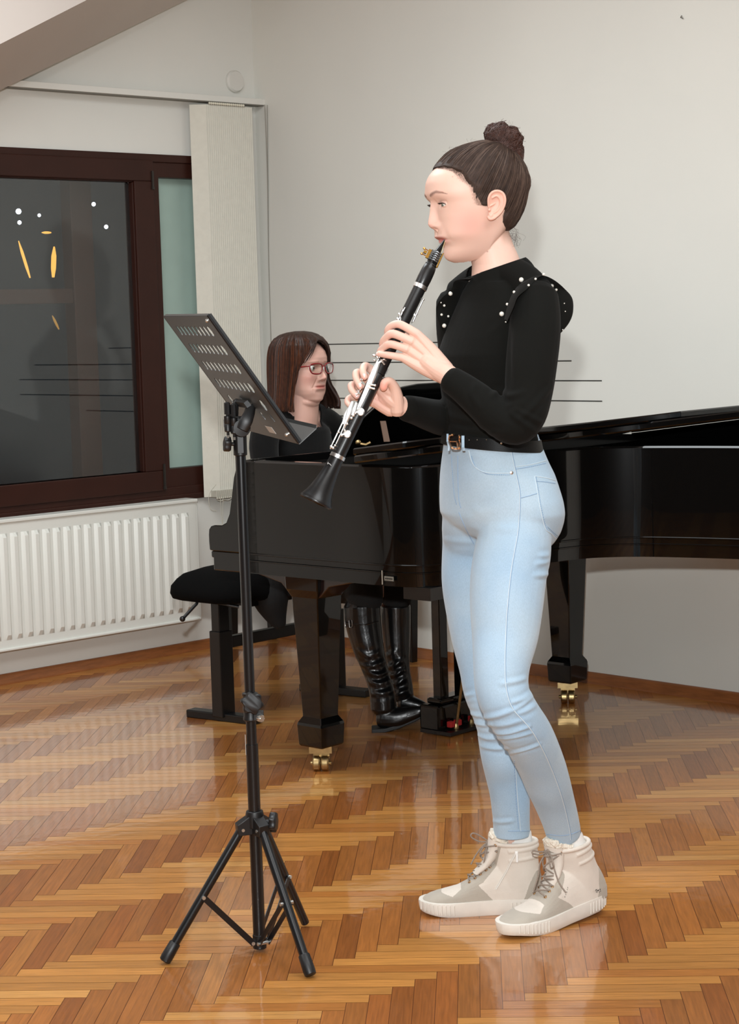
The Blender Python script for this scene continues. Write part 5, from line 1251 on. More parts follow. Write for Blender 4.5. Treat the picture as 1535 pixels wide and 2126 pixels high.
        def mk(px, py, w, h): 
            hit = bu.ray_cast(CAMP, ray(px, py).normalized()); 
            if hit[0] is None: return
            p_ = hit[0]+hit[1]*.0006; n_ = hit[1]; a2 = (ZZ-n_*n_.z).normalized(); a1 = a2.cross(n_); m2.box(p_, (w, .0006, h), (a1, n_, a2))
        m2 = MB()
        for q in ((1238, 1847.5, .0040, .0022), (1242, 1848.5, .0052, .0026), (1246, 1846.5, .0022, .0024), (1238, 1851.5, .0010, .0036), (1240.5, 1852, .0009, .0032), (1244.5, 1852, .0010, .0034), (1247, 1850, .0009, .003)): mk(*q)
        if m2.v: m2.build('heel_emblem', mat('emblem_dark', (52, 50, 48), .8), bo, smooth=0)
        m2 = MB()
        for q in ((1179, 1843, .001, .003), (1178, 1847, .001, .0024), (1177, 1852, .001, .003), (1175, 1857, .001, .0024), (1173, 1862, .001, .003)): mk(*q)
        if m2.v: m2.build('side_marks', mat('marks_grey', (110, 104, 98), .8), bo, smooth=0)
    return bo
toeN = V(.268, 4.125, 0); dN_ = V(-.80, -.60, 0).normalized()
boot(toeN-dN_*.300, dN_, 1, 'near boot, outer side, with small dark emblem on the heel', lift=.018, L_=.306, lean=.40)
toeF = V(.090, 4.335, 0); dF_ = V(-1, .05, 0).normalized()
boot(toeF-dF_*.284, dF_, -1, 'far boot, inner side, with white zip', lift=.002, L_=.286, lean=.06)

# ---- hair: a combed-back cap, loose strands and the bun
M_hair = mat('dark_brown_hair', (56, 42, 35), .62, noise=.3, nscale=60, bump=.4, bscale=500, spec=.25)
M_bun = mat('reddish_brown_hair', (60, 35, 27), .5, noise=.35, nscale=120, bump=.5, bscale=500, spec=.4)
prFh = [(292, 998), (297, 977), (303, 957), (310, 941.5), (320, 928), (331, 917), (338, 911.5), (347, 905), (352, 901), (365, 892), (380, 888.5), (395, 889), (412, 893), (480, 912)]
prBh = [(292, 1015), (297, 1040), (303, 1050), (312, 1060), (325, 1072), (345, 1086), (368, 1094), (387, 1094.5), (406, 1089), (429, 1085), (455, 1075), (470, 1066), (480, 1056), (486, 1040)]
prWh = [(292, 15), (297, 34), (303, 48), (312, 58), (325, 68), (345, 76), (370, 80), (395, 80.5), (415, 78), (435, 74), (455, 69), (470, 62), (480, 52), (486, 40)]
def hairline(py):      # local forward limit of the hair at this height
    return interp([300, 340, 347, 354, 361, 380, 392, 405, 418, 430, 434, 438, 446, 465, 475, 486], [.3, .3, .112, .098, .083, .072, .056, .050, .045, .041, .010, -.018, -.022, -.012, -.022, -.034], py)
prFh, prBh, prWh = smooth_prof(prFh, 3), smooth_prof(prBh, 3), smooth_prof(prWh, 3)
hc = MB(); nT = 160; pys = [292, 293.5, 295]+list(np.arange(297, 487, 1.5)); idx = {}
for j, py in enumerate(pys):
    F_ = fpx(interp(*zip(*prFh), py)); B_ = -fpx(interp(*zip(*prBh), py)); W_ = interp(*zip(*prWh), py)*K
    for i in range(nT):
        t = 2*math.pi*i/nT; ct, st_ = math.cos(t), math.sin(t)
        q = interp([292, 400, 486], [1.0, .88, .88], py); p_ = interp([292, 400, 486], [1.0, .86, .95], py)
        x = math.copysign(abs(ct)**p_, ct)*(F_ if ct > 0 else B_); y = math.copysign(abs(st_)**q, st_)*W_
        gro = math.sin(math.atan2(y, -x)*26+py*.05)*.0006+mnoise.noise(V(x*50, y*50, py*.06))*.0018
        fade = smoothstep(0, .016, hairline(py)-x)        # thin out toward the hairline
        sc = 1+gro/.09-(1-fade)*.055
        hc.v.append(tuple(HP(x*sc, y*sc, py)))
        idx[(j, i)] = (x, y, py)
for j in range(len(pys)-1):
    for i in range(nT):
        x, y, py = idx[(j, i)]
        if x < hairline(py)+.002+.003*mnoise.noise(V(x*300, y*300, py*.5)): hc.f.append((j*nT+i, (j+1)*nT+i, (j+1)*nT+(i+1) % nT, j*nT+(i+1) % nT)[::-1]); hc.m.append(0)
hc.f.append(tuple(range(nT))); hc.m.append(0)
hair = hc.build('hair', M_hair, girl, smooth=80)
hv = bvh_of(hc); HC = HP(-.005, 0, 390); BUN = P(1040, 318, Y0+.0)
dirB = (BUN-HC).normalized(); m = MB(); rs = random.Random(11)
def surf(d):
    h = hv.ray_cast(HC, d); return h[0] if h[0] is not None else None
def strand(root_dir, off, r, wob=.0):
    q = root_dir.rotation_difference(dirB); pts = []
    for k in range(13):
        t = k/12*.93; from mathutils import Quaternion
        d = Quaternion().slerp(q, t) @ root_dir
        d = (d+V(rs.uniform(-1, 1), rs.uniform(-1, 1), rs.uniform(-1, 1))*wob).normalized(); s_ = surf(d)
        if s_ is None: 
            if pts: break
            continue
        if (s_-HC).length > .135: continue
        pts.append(s_+d*off*math.sin(math.pi*min(1, t*1.4+.12)))
    if len(pts) > 3: return pts
made = 0; sm = MB()
while made < 1500:
    th = rs.uniform(0, 2*math.pi); py = rs.uniform(300, 482); hl_ = hairline(py)
    F_ = fpx(interp(*zip(*prFh), py)); B_ = -fpx(interp(*zip(*prBh), py)); W_ = interp(*zip(*prWh), py)*K
    x = math.cos(th)*(F_ if math.cos(th) > 0 else B_); y = math.sin(th)*W_
    if x > hl_+.001 or (rs.random() < .35 and x < hl_-.03): continue
    d = (HP(x, y, py)-HC).normalized(); p_ = strand(d, rs.uniform(.0002, .0016), 0)
    made += 1
    if p_:
        r0 = rs.uniform(.0003, .00075); m_ = sm; m_.cur = 0 if rs.random() < .75 else 1
        m_.tube(p_, [r0*.4]+[r0]*(len(p_)-2)+[r0*.6], 3, cap=False)
M_hair2 = mat('brown_hair_strand', (86, 67, 56), .55, noise=.2, nscale=40, spec=.35)
sm.build('hair_strands', [M_hair, M_hair2], hair, smooth=80)
# fine hair at the hairline and stray curls
wm = MB()
wm.cur = 1
for k in range(900):
    py = rs.uniform(342, 436); hl_ = hairline(py)+rs.uniform(-.004, .007)*(1 if py > 352 else .6); sg = 1 if rs.random() < .75 else -1
    W_ = interp(*zip(*prWh), py)*K; F_ = fpx(interp(*zip(*prFh), py)); hl_ = min(hl_, F_*.985); c_ = min(1, max(0, hl_/F_)); y = sg*W_*math.sqrt(max(0, 1-c_**2.2))*.965
    p0 = HP(hl_, y, py); d = (BUN-p0).normalized(); o_ = (p0-HC).normalized(); L_ = rs.uniform(.010, .024)
    wm.tube([p0, p0+d*L_*.5+o_*.0014, p0+d*L_+o_*.0016], [.00012, .00028, .0002], 3)
wm.cur = 0
for k in range(46):     # nape wisps
    py = rs.uniform(468, 492); y = rs.uniform(-.03, .05); p0 = HP(rs.uniform(-.075, -.045), y, py); 
    wm.tube(catmull([p0, p0-HF*rs.uniform(.0, .012)+V(0, 0, -.008), p0-HF*rs.uniform(.0, .022)+V(0, 0, -.018+rs.uniform(-.004, .008)), p0-HF*rs.uniform(-.004, .02)+V(0, 0, -.026)], 4), .00016, 3)
for k in range(60):     # flyaways over the crown and bun
    a__ = rs.uniform(0, 2*math.pi); base_ = P(1046, 292, Y0) if k < 34 else HC; r0 = .036 if k < 34 else .105
    d = V(math.cos(a__), rs.uniform(-.5, .3), abs(math.sin(a__))).normalized() if k >= 34 else V(math.cos(a__), rs.uniform(-.4, .4), math.sin(a__)).normalized()
    p0 = base_+d*r0*.9; s_ = d.cross(V(0, 1, 0)); L_ = rs.uniform(.006, .016)
    if k >= 34:
        p0 = surf(d)
        if p0 is None or (p0-HC).length > .13: continue
    wm.tube(catmull([p0, p0+d*L_*.5+s_*rs.uniform(-.004, .006), p0+d*L_*.8+s_*rs.uniform(-.003, .012)], 3), .00014, 3)
wm.build('loose_hair', [M_bun, M_hair], hair, smooth=80)
bm = MB(); BC = P(1045, 291, Y0)
def blob(c_, rx, ry, rz): bm.ball(c_, 1, 28, 20, (rx, ry, rz))
blob(P(1036, 284, Y0), .030, .029, .030); blob(P(1055, 290, Y0), .031, .030, .028); blob(P(1046, 304, Y0), .032, .030, .024); blob(P(1073, 312, Y0+.0), .015, .019, .017); blob(P(1076, 326, Y0), .011, .013, .010); blob(P(1024, 270, Y0), .014, .018, .014); blob(P(1032, 322, Y0), .030, .032, .014)
bn_ = remesh(bm, .0022, 6)
bn_.v = [tuple(Vector(p)+((Vector(p)-BC).normalized())*(mnoise.noise(Vector(p)*65)*.006+math.sin((Vector(p)-BC).dot(V(1, .3, .8))*900+mnoise.noise(Vector(p)*60)*7)*.0009)) for p in bn_.v]
bun = bn_.build('hair_bun', M_bun, girl, smooth=80)
bb_ = bvh_of(bn_); sm = MB()
for k in range(420):
    ax = (V(.75, -.5, -.55)+V(rs.gauss(0, .35), rs.gauss(0, .35), rs.gauss(0, .35))).normalized(); o_ = ax.orthogonal().normalized(); o2 = ax.cross(o_); ph = rs.uniform(0, 6.28); ln = rs.uniform(.7, 2.1); c0 = BC+ax*rs.uniform(-.03, .03)+V(0, 0, -.004)
    pts = []
    for j in range(11):
        d = (o_*math.cos(ph+ln*j/10)+o2*math.sin(ph+ln*j/10)).normalized(); h = bb_.ray_cast(c0+d*.09, -d)
        if h[0] is not None: pts.append(h[0]+d*(.0004+.0010*math.sin(math.pi*j/10)+.0012*mnoise.noise(h[0]*160)))
    if len(pts) > 5 and max((pts[i+1]-pts[i]).length for i in range(len(pts)-1)) < .012: sm.tube(pts, rs.uniform(.0005, .0013), 5, cap=False)
for k in range(22):       # little curls sticking out
    a__ = rs.uniform(-1.4, 2.6); d = V(math.cos(a__), rs.uniform(-.7, .1), math.sin(a__)).normalized(); h = bb_.ray_cast(BC+d*.09, -d)
    if h[0] is None: continue
    p0 = h[0]; s_ = d.orthogonal().normalized(); r_ = rs.uniform(.002, .0042)
    sm.tube([p0+d*(.0012*j)+(s_*math.cos(j*.9)+d.cross(s_)*math.sin(j*.9))*r_*.8 for j in range(7)], .0003, 4)
sm.build('bun_strands', M_bun, bun, smooth=80)

# ================================================================ clarinet
M_ebo = mat('black_grenadilla', (24, 23, 23), .34, noise=.1, nscale=200, spec=.5, bump=.04, bscale=300)
M_mp = mat('black_ebonite', (16, 16, 17), .25)
M_silv = mat('silver_key_metal', (240, 240, 238), .34, metal=1)
M_gld = mat('gold_ligature_metal', (226, 172, 84), .2, metal=1)
cla = thing('clarinet', 'black clarinet with silver keys played by the standing musician', 'clarinet', CL(.5))
side_v = cax.cross(V(0, -1, 0)).normalized()          # in the picture plane, across the tube
if side_v.x < 0: side_v = -side_v                       # +: player's side (right), -: front with the tone holes
dep = V(0, -1, 0); dep = (dep-cax*dep.dot(cax)).normalized()   # toward the lens
mm_ = .001
tl = lambda py: ((P(921, 497, 4.115).z-P(921, py, 4.1).z)/(cl0.z-cl1.z))     # rough parameter from picture height
def tp_(px, py):  # parameter of the axis point nearest to this picture point
    a_ = V(921, 497, 0); b_ = V(656, 1041, 0); d = b_-a_; return (V(px, py, 0)-a_).dot(d)/d.dot(d)
def AX(t, s_=0, d_=0): return CL(t)+side_v*(s_*mm_)+dep*(d_*mm_)
def tubes(name, ts, mt, parent=cla):
    m = MB(); m.lathe([(r*mm_, t*CLEN) for t, r in ts], cl0, cax, 32); return m.build(name, mt, parent, smooth=40)
R0 = 13.6
tA, tB = tp_(869, 596), tp_(700, 948)       # silver rings
# mouthpiece: wedge beak
m = MB(); R_ = []
for t, w, h, off in ((.0, 5.2, 1.3, 2.4), (.012, 6.2, 2.6, 2.0), (.035, 7.6, 5.2, 1.2), (.06, 9.0, 8.4, .2), (.08, 10.6, 10.6, 0), (.098, 11.2, 11.2, 0)):
    R_.append([AX(t, off+h*math.cos(a_), w*math.sin(a_)) for a_ in [2*math.pi*k/28 for k in range(28)]])
m.loft(R_); m.build('mouthpiece', M_mp, cla, smooth=50)
m = MB(); m.prism([AX(.004, 4.3, -5), AX(.004, 4.3, 5), AX(.085, 11.6, 5.6), AX(.085, 11.6, -5.6)], side_v*.0006); m.build('reed', mat('cane_reed', (226, 204, 150), .6), cla, smooth=0)
m = MB()      # woven ligature
for j in range(5):
    t = .052+j*.0075
    for ph in (0, math.pi): m.tube([AX(t+.0022*math.sin(a_*9+ph), (11.2+1.0*t/.05)*math.cos(a_), (11.2+1.0*t/.05)*math.sin(a_)) for a_ in [2*math.pi*k/72 for k in range(72)]], .0007, 5, closed=True)
lg_ = m.build('ligature', mat('woven_grey_wire', (120, 122, 124), .35, metal=.8), cla)
m = MB()
for t in (.058, .078): m.tube([AX(t, -11, 0), AX(t, -27, 2)], .0011, 6); m.ball(AX(t, -28, 2), .0028, 10, 6)
m.box(AX(.068, -15, 1), (.006, .020, .007), (side_v, cax, dep)); m.box(AX(.068, -23, 2), (.007, .006, .009), (side_v, cax, dep)); m.box(AX(.072, 12.6, 3), (.0025, .034, .009), (side_v, cax, dep))
m.tube([AX(.05, 13, 5), AX(.098, 14, 5)], .0012, 6); m.tube([AX(.05, 13, 1), AX(.098, 14, 1)], .0012, 6)
m.build('ligature_screws', M_gld, lg_, smooth=30)
tubes('barrel', [(.094, 11.4), (.096, 12.4), (.10, 12.6), (.102, 12.2), (.105, 13.4), (.12, 14.6), (.15, 15.2), (tA-.012, 14.6), (tA-.008, 14.0)], M_ebo)
tubes('barrel_ring', [(tA-.010, 14.0), (tA-.0095, 15.2), (tA-.004, 15.4), (tA+.004, 15.2), (tA+.005, 14.0)], M_silv)
tubes('upper_joint', [(tA+.004, 13.6), (tA+.012, R0), (tp_(782, 772)-.004, R0), (tp_(782, 772), R0+1.0), (tp_(782, 772)+.004, R0+1.2)], M_ebo)
tubes('lower_joint', [(tp_(782, 772)+.005, R0), (tp_(782, 772)+.007, R0+.9), (.60, R0+.4), (.75, R0+.6), (tB-.006, R0+1.2)], M_ebo)
tubes('bell_ring', [(tB-.007, 14), (tB-.0065, 16.4), (tB+.006, 16.8), (tB+.0065, 14)], M_silv)
tubes('bell', [(tB+.005, 15.2), (.87, 16.2), (.90, 18.6), (.93, 22), (.955, 25.6), (.975, 29.6), (.988, 33.4), (.996, 36.4), (1.0, 37.0), (1.004, 36.2), (1.004, 33.5), (.985, 28), (.95, 21), (.90, 14)], M_ebo)
m = MB()
for t in (.866, .884): m.tube([AX(t, -13, 10.5), AX(t, -8, 14.4), AX(t+.003, -4, 16.2)], .0006, 5)
m.tube([AX(.862, -13, 10.5), AX(.870, -12.4, 11.5)], .0006, 5); m.build('bell_mark', mat('engraved_silver', (200, 200, 198), .4), cla)
# keywork
def rod(name, pts, r, seg=8):
    m = MB(); m.tube(pts, r, seg); return m.build(name, M_silv, cla)
def cup(name, t, s_, d_, r, nrm, h=.0022, parent=None):
    n_ = Vector(nrm).normalized(); m = MB(); m.lathe([(.0, -h*.4), (r*.92, -h*.4), (r, 0), (r*.96, h*.7), (r*.7, h), (r*.25, h*.9), (.0, h*.6)], AX(t, s_, d_), n_, 24); return m.build(name, M_silv, cla)
fr_n = (-side_v*.85+dep*.5).normalized()
t1 = tp_(832, 655); tq = tp_(787, 745)
# upper joint: throat keys at front, register key at the back (player's side)
rod('key_rod', [AX(tp_(838, 640), -10, 12), AX(tp_(812, 690), -12, 12)], .0016)
for (px, py, w) in ((829, 652, .0026), (826, 662, .003), (822, 668, .0026), (836, 645, .0022), (818, 674, .0028)):
    t = tp_(px, py); m = MB(); m.ball(P(px, py, cY(py)-.012), w, 10, 8); m.tube([P(px, py, cY(py)-.012), AX(t+.01, -12, 9)], .0014, 6); m.build('throat_key', M_silv, cla)
m = MB(); b0 = [P(836, 640, cY(640)-.013), P(831, 652, cY(650)-.016), P(833, 664, cY(660)-.016), P(826, 668, cY(668)-.015)]; m.tube(catmull(b0, 4), [.0018]*13, 8, flat=.6); m.build('side_key', M_silv, cla)
cup('throat_pad', tp_(834, 650), -12, 9, .0052, fr_n)
m = MB(); m.tube([P(879, 622, cY(622)), P(868, 645, cY(645)), P(858, 668, cY(668))], .0019, 8); m.tube([P(875, 628, cY(628)+.004), P(855, 671, cY(671)+.004)], .0010, 6); m.lathe([(.002, 0), (.0028, .001), (.0028, .004), (.002, .005)], P(866, 650, cY(650)), cax, 10); m.ball(P(879, 622, cY(622)), .0028, 10, 8)
m.box(AX(tp_(862, 655), 14.2, 0), (.006, .004, .004), (side_v, cax, dep)); m.build('register_key', M_silv, cla)
for py in (688, 703, 716, 728):   # ring keys under the fingers
    t = tp_(0, 0) if False else tp_(921-(py-497)*.487, py); m = MB(); c_ = AX(t, -10.5, 9.5); n_ = fr_n; a1 = cax; a2 = n_.cross(a1)
    m.tube([c_+n_*.003+(a1*math.cos(x_)+a2*math.sin(x_))*.0062 for x_ in [2*math.pi*k/18 for k in range(18)]], .001, 6, closed=True); m.build('ring_key', M_silv, cla)
rod('key_rod', [AX(tp_(818, 705), -12.5, 12), AX(tp_(787, 760), -12.5, 12)], .0014)
for px, py, w in ((777, 738, .0042), (784, 742, .0036), (793, 748, .004), (798, 746, .0034), (778, 748, .003)):
    m = MB(); m.ball(P(px, py, cY(py)-.018), w, 12, 8, (1, 1, .7)); m.tube([P(px, py, cY(py)-.018), P(px+6, py+4, cY(py)-.010)], .0016, 6); m.build('side_key', M_silv, cla)
m = MB(); m.tube(catmull([P(799, 757, cY(757)-.015), P(793, 750, cY(750)-.018), P(786, 753, cY(753)-.018)], 4), .002, 8, flat=.6); m.build('bridge_key', M_silv, cla)
# lower joint: the long lever bodies, rods, posts, cups
def lever(pts, w, name='lever_key'):
    m = MB(); c_ = catmull([P(a_, b_, cY(b_)-d_) for a_, b_, d_ in pts], 5); ws = [v.x*1.25 for v in catmull([V(x_, 0, 0) for x_ in w], 5)]
    m.tube(c_, [x_*.001 for x_ in ws], 10, flat=.42, up=side_v); return m.build(name, M_silv, cla)
lever([(786, 752, .016), (779, 772, .017), (770, 795, .017), (764, 808, .016)], [4.2, 4.6, 3.8, 2.4])
lever([(781, 756, .013), (770, 782, .014), (760, 808, .014), (750, 832, .014), (742, 850, .014)], [2.2, 2.6, 2.6, 2.4, 1.6])
lever([(766, 806, .016), (757, 826, .016), (748, 845, .016)], [2.0, 2.4, 1.6])
rod('key_rod', [P(768, 804, cY(804)-.016), P(742, 858, cY(858)-.016)], .0013); rod('key_rod', [P(764, 800, cY(804)-.013), P(738, 856, cY(858)-.013)], .0012)
for px, py in ((773, 798), (776, 799), (770, 806), (774, 807)):
    pass
m = MB(); m.tube([P(766, 798, cY(798)-.018), P(778, 800, cY(800)-.017)], .0022, 8); m.ball(P(779, 800, cY(800)-.017), .0028, 10, 8); m.build('key_post', M_silv, cla)
m = MB(); m.tube([P(764, 804, cY(804)-.018), P(776, 807, cY(807)-.017)], .0022, 8); m.ball(P(777, 807, cY(807)-.017), .0026, 10, 8); m.build('key_post', M_silv, cla)
for i, (px, py) in enumerate(((747, 788), (744, 797), (743, 808), (738, 816), (750, 780))):
    m = MB(); c_ = P(px+4, py, cY(py)-.004); n_ = (-side_v+dep*.3).normalized(); a1 = cax; a2 = n_.cross(a1); m.tube([c_+(a1*math.cos(x_)+a2*math.sin(x_))*.0058 for x_ in [2*math.pi*k/18 for k in range(18)]], .0011, 6, closed=True); m.build('ring_key', M_silv, cla)
lever([(733, 834, .016), (727, 852, .017), (720, 872, .015), (714, 890, .012)], [3.0, 4.8, 3.4, 2.0], 'little_finger_lever'); lever([(741, 836, .018), (737, 850, .019), (732, 862, .018)], [2.4, 3.4, 2.4], 'little_finger_lever'); lever([(726, 846, .010), (719, 862, .012), (713, 880, .012)], [2.4, 4.0, 2.6], 'little_finger_lever')
rod('key_rod', [P(716, 868, cY(868)-.014), P(692, 918, cY(918)-.012), P(686, 932, cY(930)-.010)], .0016); rod('key_rod', [P(724, 866, cY(868)-.017), P(698, 922, cY(920)-.014)], .0013)
for px, py, w in ((734, 862, .004), (730, 868, .0034), (738, 858, .003), (721, 880, .003), (710, 904, .003), (703, 897, .0026), (688, 928, .0034), (692, 930, .003), (696, 925, .0026), (716, 893, .0024)):
    m = MB(); m.ball(P(px, py, cY(py)-.016), w, 10, 8); m.tube([P(px, py, cY(py)-.016), P(px+5, py+3, cY(py)-.010)], .0013, 6); m.build('key_post', M_silv, cla)
for px, py in ((749, 855), (721, 901)):
    n_ = (dep*1+side_v*-.15+cax*-.1).normalized(); c_ = P(px, py, cY(py)-.0175); m = MB(); r = .0085
    m.lathe([(.0, -.004), (r*.9, -.004), (r, -.002), (r*.97, .0), (r*.8, .0009), (r*.45, .0012), (r*.40, .0006), (.0, .0006)], c_, n_, 32); m.tube([c_+n_*-.001, P(px-12, py+1, cY(py)-.018)], .0016, 6); m.build('pad_cup', M_silv, cla)
m = MB(); m.tube([P(806, 766, cY(768)), P(801, 777, cY(777))], .0016, 6); m.tube([P(803, 764, cY(768)+.002), P(798, 776, cY(777)+.002)], .0010, 6); c_ = P(806, 787, cY(787)-.004); m.tube([c_+(side_v*math.cos(x_)+cax*math.sin(x_))*.0038 for x_ in [2*math.pi*k/18 for k in range(18)]], .0011, 6, closed=True); m.tube([c_-side_v*.0038, AX(tp_(800, 787), 13.5, 2)], .0014, 6); m.build('thumb_rest', M_silv, cla)
# ================================================================ the pianist
pia_o = V(-.15, 6.6, 0)
pia = thing('person', 'seated pianist with brown bob and red glasses, black sweater, looking toward the clarinet player', 'person', pia_o)
YP = 6.65; KP = YP/FPX
qF = V(math.cos(rad(40)), -math.sin(rad(40)), 0); qL = ZZ.cross(qF)      # face forward, her left
chin = P(627, 836, YP)
def QP(f, l, h): return chin+qF*f+qL*l+ZZ*h
hs_ = [0, .004, .01, .03, .045, .06, .075, .09, .105, .115, .125, .14, .155, .175, .195, .21, .22, .226]
qf_ = [.070, .080, .087, .089, .0925, .0915, .093, .0945, .092, .088, .089, .0955, .097, .091, .074, .054, .032, .012]
qb_ = [.02, .03, .035, .052, .062, .07, .08, .086, .092, .095, .097, .10, .10, .097, .085, .065, .04, .015]
qw_ = [.016, .030, .040, .053, .059, .063, .066, .069, .071, .072, .073, .0745, .075, .071, .060, .044, .027, .010]
hm = MB(); R_ = []
for h in np.linspace(0, .226, 100):
    F_, B_, W_ = interp(hs_, qf_, h), interp(hs_, qb_, h), interp(hs_, qw_, h); ring = []
    for i in range(100):
        t = 2*math.pi*i/100; ct, st_ = math.cos(t), math.sin(t)
        ring.append(QP(math.copysign(abs(ct)**.86, ct)*(F_ if ct > 0 else B_), math.copysign(abs(st_)**.84, st_)*W_, h))
    R_.append(ring)
hm.loft(R_)
# fuller throat and neck
hm.tube([QP(-.02, 0, -.16), QP(-.012, 0, -.10), QP(-.002, 0, -.04), QP(.006, 0, .02), QP(-.005, 0, .06)], [.066, .058, .058, .056, .05], 36)
hm.ball(QP(.026, 0, .004), .044, 20, 14, (1.0, 1.05, .6))
for s_ in (-1, 1): hm.ball(QP(.0, s_*.074, .10), .02, 12, 10, (.6, .5, 1.4))
ph = remesh(hm, .0017, 12)
a = np.array(ph.v); c0 = np.array(chin); qf, ql = np.array(qF), np.array(qL)
d = a-c0; f_, l_, h_ = d@qf, d@ql, d[:, 2]; fr = f_ > .02; fw = np.zeros(len(a))
fw += np.where(fr, np.interp(h_, [.072, .076, .080, .086, .095, .108, .120, .130], [0, .008, .017, .0215, .018, .011, .0045, 0])*np.exp(-(np.abs(l_)/np.interp(h_, [.08, .12], [.0095, .0065]))**2.2), 0)
for s_ in (-1, 1):
    fw += np.where(fr, .009*g(l_-s_*.0135, .006)*g(h_-.081, .007) - .005*g(l_-s_*.007, .003)*g(h_-.0755, .003) - .0075*g(l_-s_*.030, .014)*g(h_-.118, .010) + .003*g(l_-s_*.042, .018)*g(h_-.088, .016)+.0025*g(l_-s_*.028, .02)*g(h_-.138, .007)-.0022*g(l_-s_*(.019+(.09-h_)*.35), .003)*((h_ > .05)&(h_ < .085)), 0)
    fw += np.where(fr, .003*g(l_-s_*.034, .012)*g(h_-.035, .012), 0)
    fw -= np.where(fr, .002*g(l_-s_*.030, .004)*g(h_-.045, .010), 0)
mw = np.exp(-(np.abs(l_)/.024)**4)
fw += np.where(fr, mw*(.0034*g(h_-.0605, .0045)-.0038*g(h_-.0545, .0018)+.0042*g(h_-.0485, .0045)-.003*g(h_-.038, .006)), 0)
a += qf*fw[:, None]
def ec2(s_): return np.array(QP(.0765, s_*.0315, .1185))
for s_ in (-1, 1):
    e_ = ec2(s_); dd = a-e_; r = np.linalg.norm(dd, axis=1); u = dd/np.maximum(r[:, None], 1e-9)
    ang = np.degrees(np.arctan2(u@ql*s_, u@qf)); el = np.degrees(np.arcsin(np.clip(u[:, 2], -1, 1)))
    up = np.interp(ang, [-48, -20, 0, 20, 46], [-8, 12, 15, 12, -6]); lo = np.interp(ang, [-48, -20, 0, 20, 46], [-8, -18, -20, -17, -6])
    inside = np.minimum(up-el, el-lo)/5; tgt = np.where(inside > 0, .0118-.0018*np.minimum(1, inside*1.5), .0128)
    bl_ = np.clip((.020-r)/.006, 0, 1)*np.clip((u@qf-.2)/.25, 0, 1)*np.clip((36-np.abs(el))/12, 0, 1)*np.clip((60-np.abs(ang))/14, 0, 1); bl_ = (bl_*bl_*(3-2*bl_))[:, None]
    a = a*(1-bl_)+(e_+u*tgt[:, None])*bl_
ph.v = [tuple(v) for v in a]
d = a-c0; f_, l_, h_ = d@qf, d@ql, d[:, 2]
c = np.tile(np.array(lin((214, 170, 154))), (len(a), 1))
c = lerpc(c, (200, 134, 122), .5*g(np.abs(l_)-.042, .02)*g(h_-.085, .02)*(f_ > 0)); c = lerpc(c, (206, 140, 128), .4*g(l_, .012)*g(h_-.085, .01)*(f_ > .1))
c = lerpc(c, (186, 106, 98), .85*(f_ > .05)*np.exp(-(np.abs(l_)/.024)**6)*np.clip(1.35-np.abs(h_-.0545)/.0075, 0, 1))
for s_ in (-1, 1):
    e_ = ec2(s_); dd = a-e_; r = np.linalg.norm(dd, axis=1); u = dd/np.maximum(r[:, None], 1e-9); el = np.degrees(np.arcsin(np.clip(u[:, 2], -1, 1))); ang = np.degrees(np.arctan2(u@ql*s_, u@qf)); up = np.interp(ang, [-48, -20, 0, 20, 46], [-8, 12, 15, 12, -6])
    c = lerpc(c, (80, 50, 44), np.where(r < .015, .7*g(el-up-2, 4)*np.clip((50-np.abs(ang))/8, 0, 1), 0))
    c = lerpc(c, (150, 108, 92), .6*(f_ > .05)*np.clip(1.2-np.abs(h_-.139-.002*np.cos(l_*40))/.003, 0, 1)*(l_*s_ > .012)*(l_*s_ < .05))
hc_ = c
core = MB()
tl_ = [(1230, 560, 680, 6.72), (1100, 565, 675, 6.70), (1000, 570, 672, 6.69), (930, 572, 676, 6.69), (890, 585, 668, 6.68), (872, 600, 652, 6.67)]
levels(core, tl_, 42, 1, 1.35)
# chest and shoulders skin under the neckline
limb(core, [(575, 888, 6.60, 17), (600, 872, 6.63, 22), (627, 866, 6.66, 28), (655, 872, 6.72, 22), (682, 888, 6.78, 17)], 18, 4)
RA = [(552, 896, 6.56, 31), (548, 930, 6.54, 31), (556, 985, 6.50, 28), (575, 1040, 6.44, 25)]; LA = [(703, 896, 6.83, 30), (712, 940, 6.80, 29), (722, 985, 6.74, 26), (735, 1010, 6.66, 24)]
kR, kL = PN(.06, .32, .77), PN(.06, .80, .77)
def w2(p_):   # picture place of a world point
    v = p_-CAMP; z = v.dot(_F); return 767.5+FPX*v.dot(_X)/z, 1063-FPX*v.dot(_U)/z, p_.y
for A__, k_ in ((RA, kR), (LA, kL)):
    q = w2(k_); limb(core, [(a_, b_, Y, r*.75) for a_, b_, Y, r in A__]+[(q[0], q[1], q[2], 15)], 12, 3)
    pc = k_+pA*.0
    for j in range(5):
        o_ = (j-2)*.018; m0 = k_+pA*.055+pK*o_+ZZ*.012; core.tube([k_+pK*o_*.4+ZZ*.01, m0, m0+pA*.030+ZZ*.004, m0+pA*.050-ZZ*.016], [.012, .0095, .0085, .007], 8)
    core.ball(k_+pA*.02+ZZ*.006, .03, 12, 8, (1.2, 1.2, .45))
limb(core, [(640, 1180, 6.62, 60), (700, 1200, 6.52, 52), (760, 1215, 6.42, 42), (752, 1290, 6.38, 26), (785, 1420, 6.34, 18)], 14, 3)
limb(core, [(650, 1180, 6.76, 60), (730, 1200, 6.64, 50), (815, 1220, 6.52, 38), (822, 1290, 6.5, 22), (832, 1420, 6.48, 17)], 14, 3)
body = MB(); body.add(ph.v, ph.f); body.add(core.v, core.f)
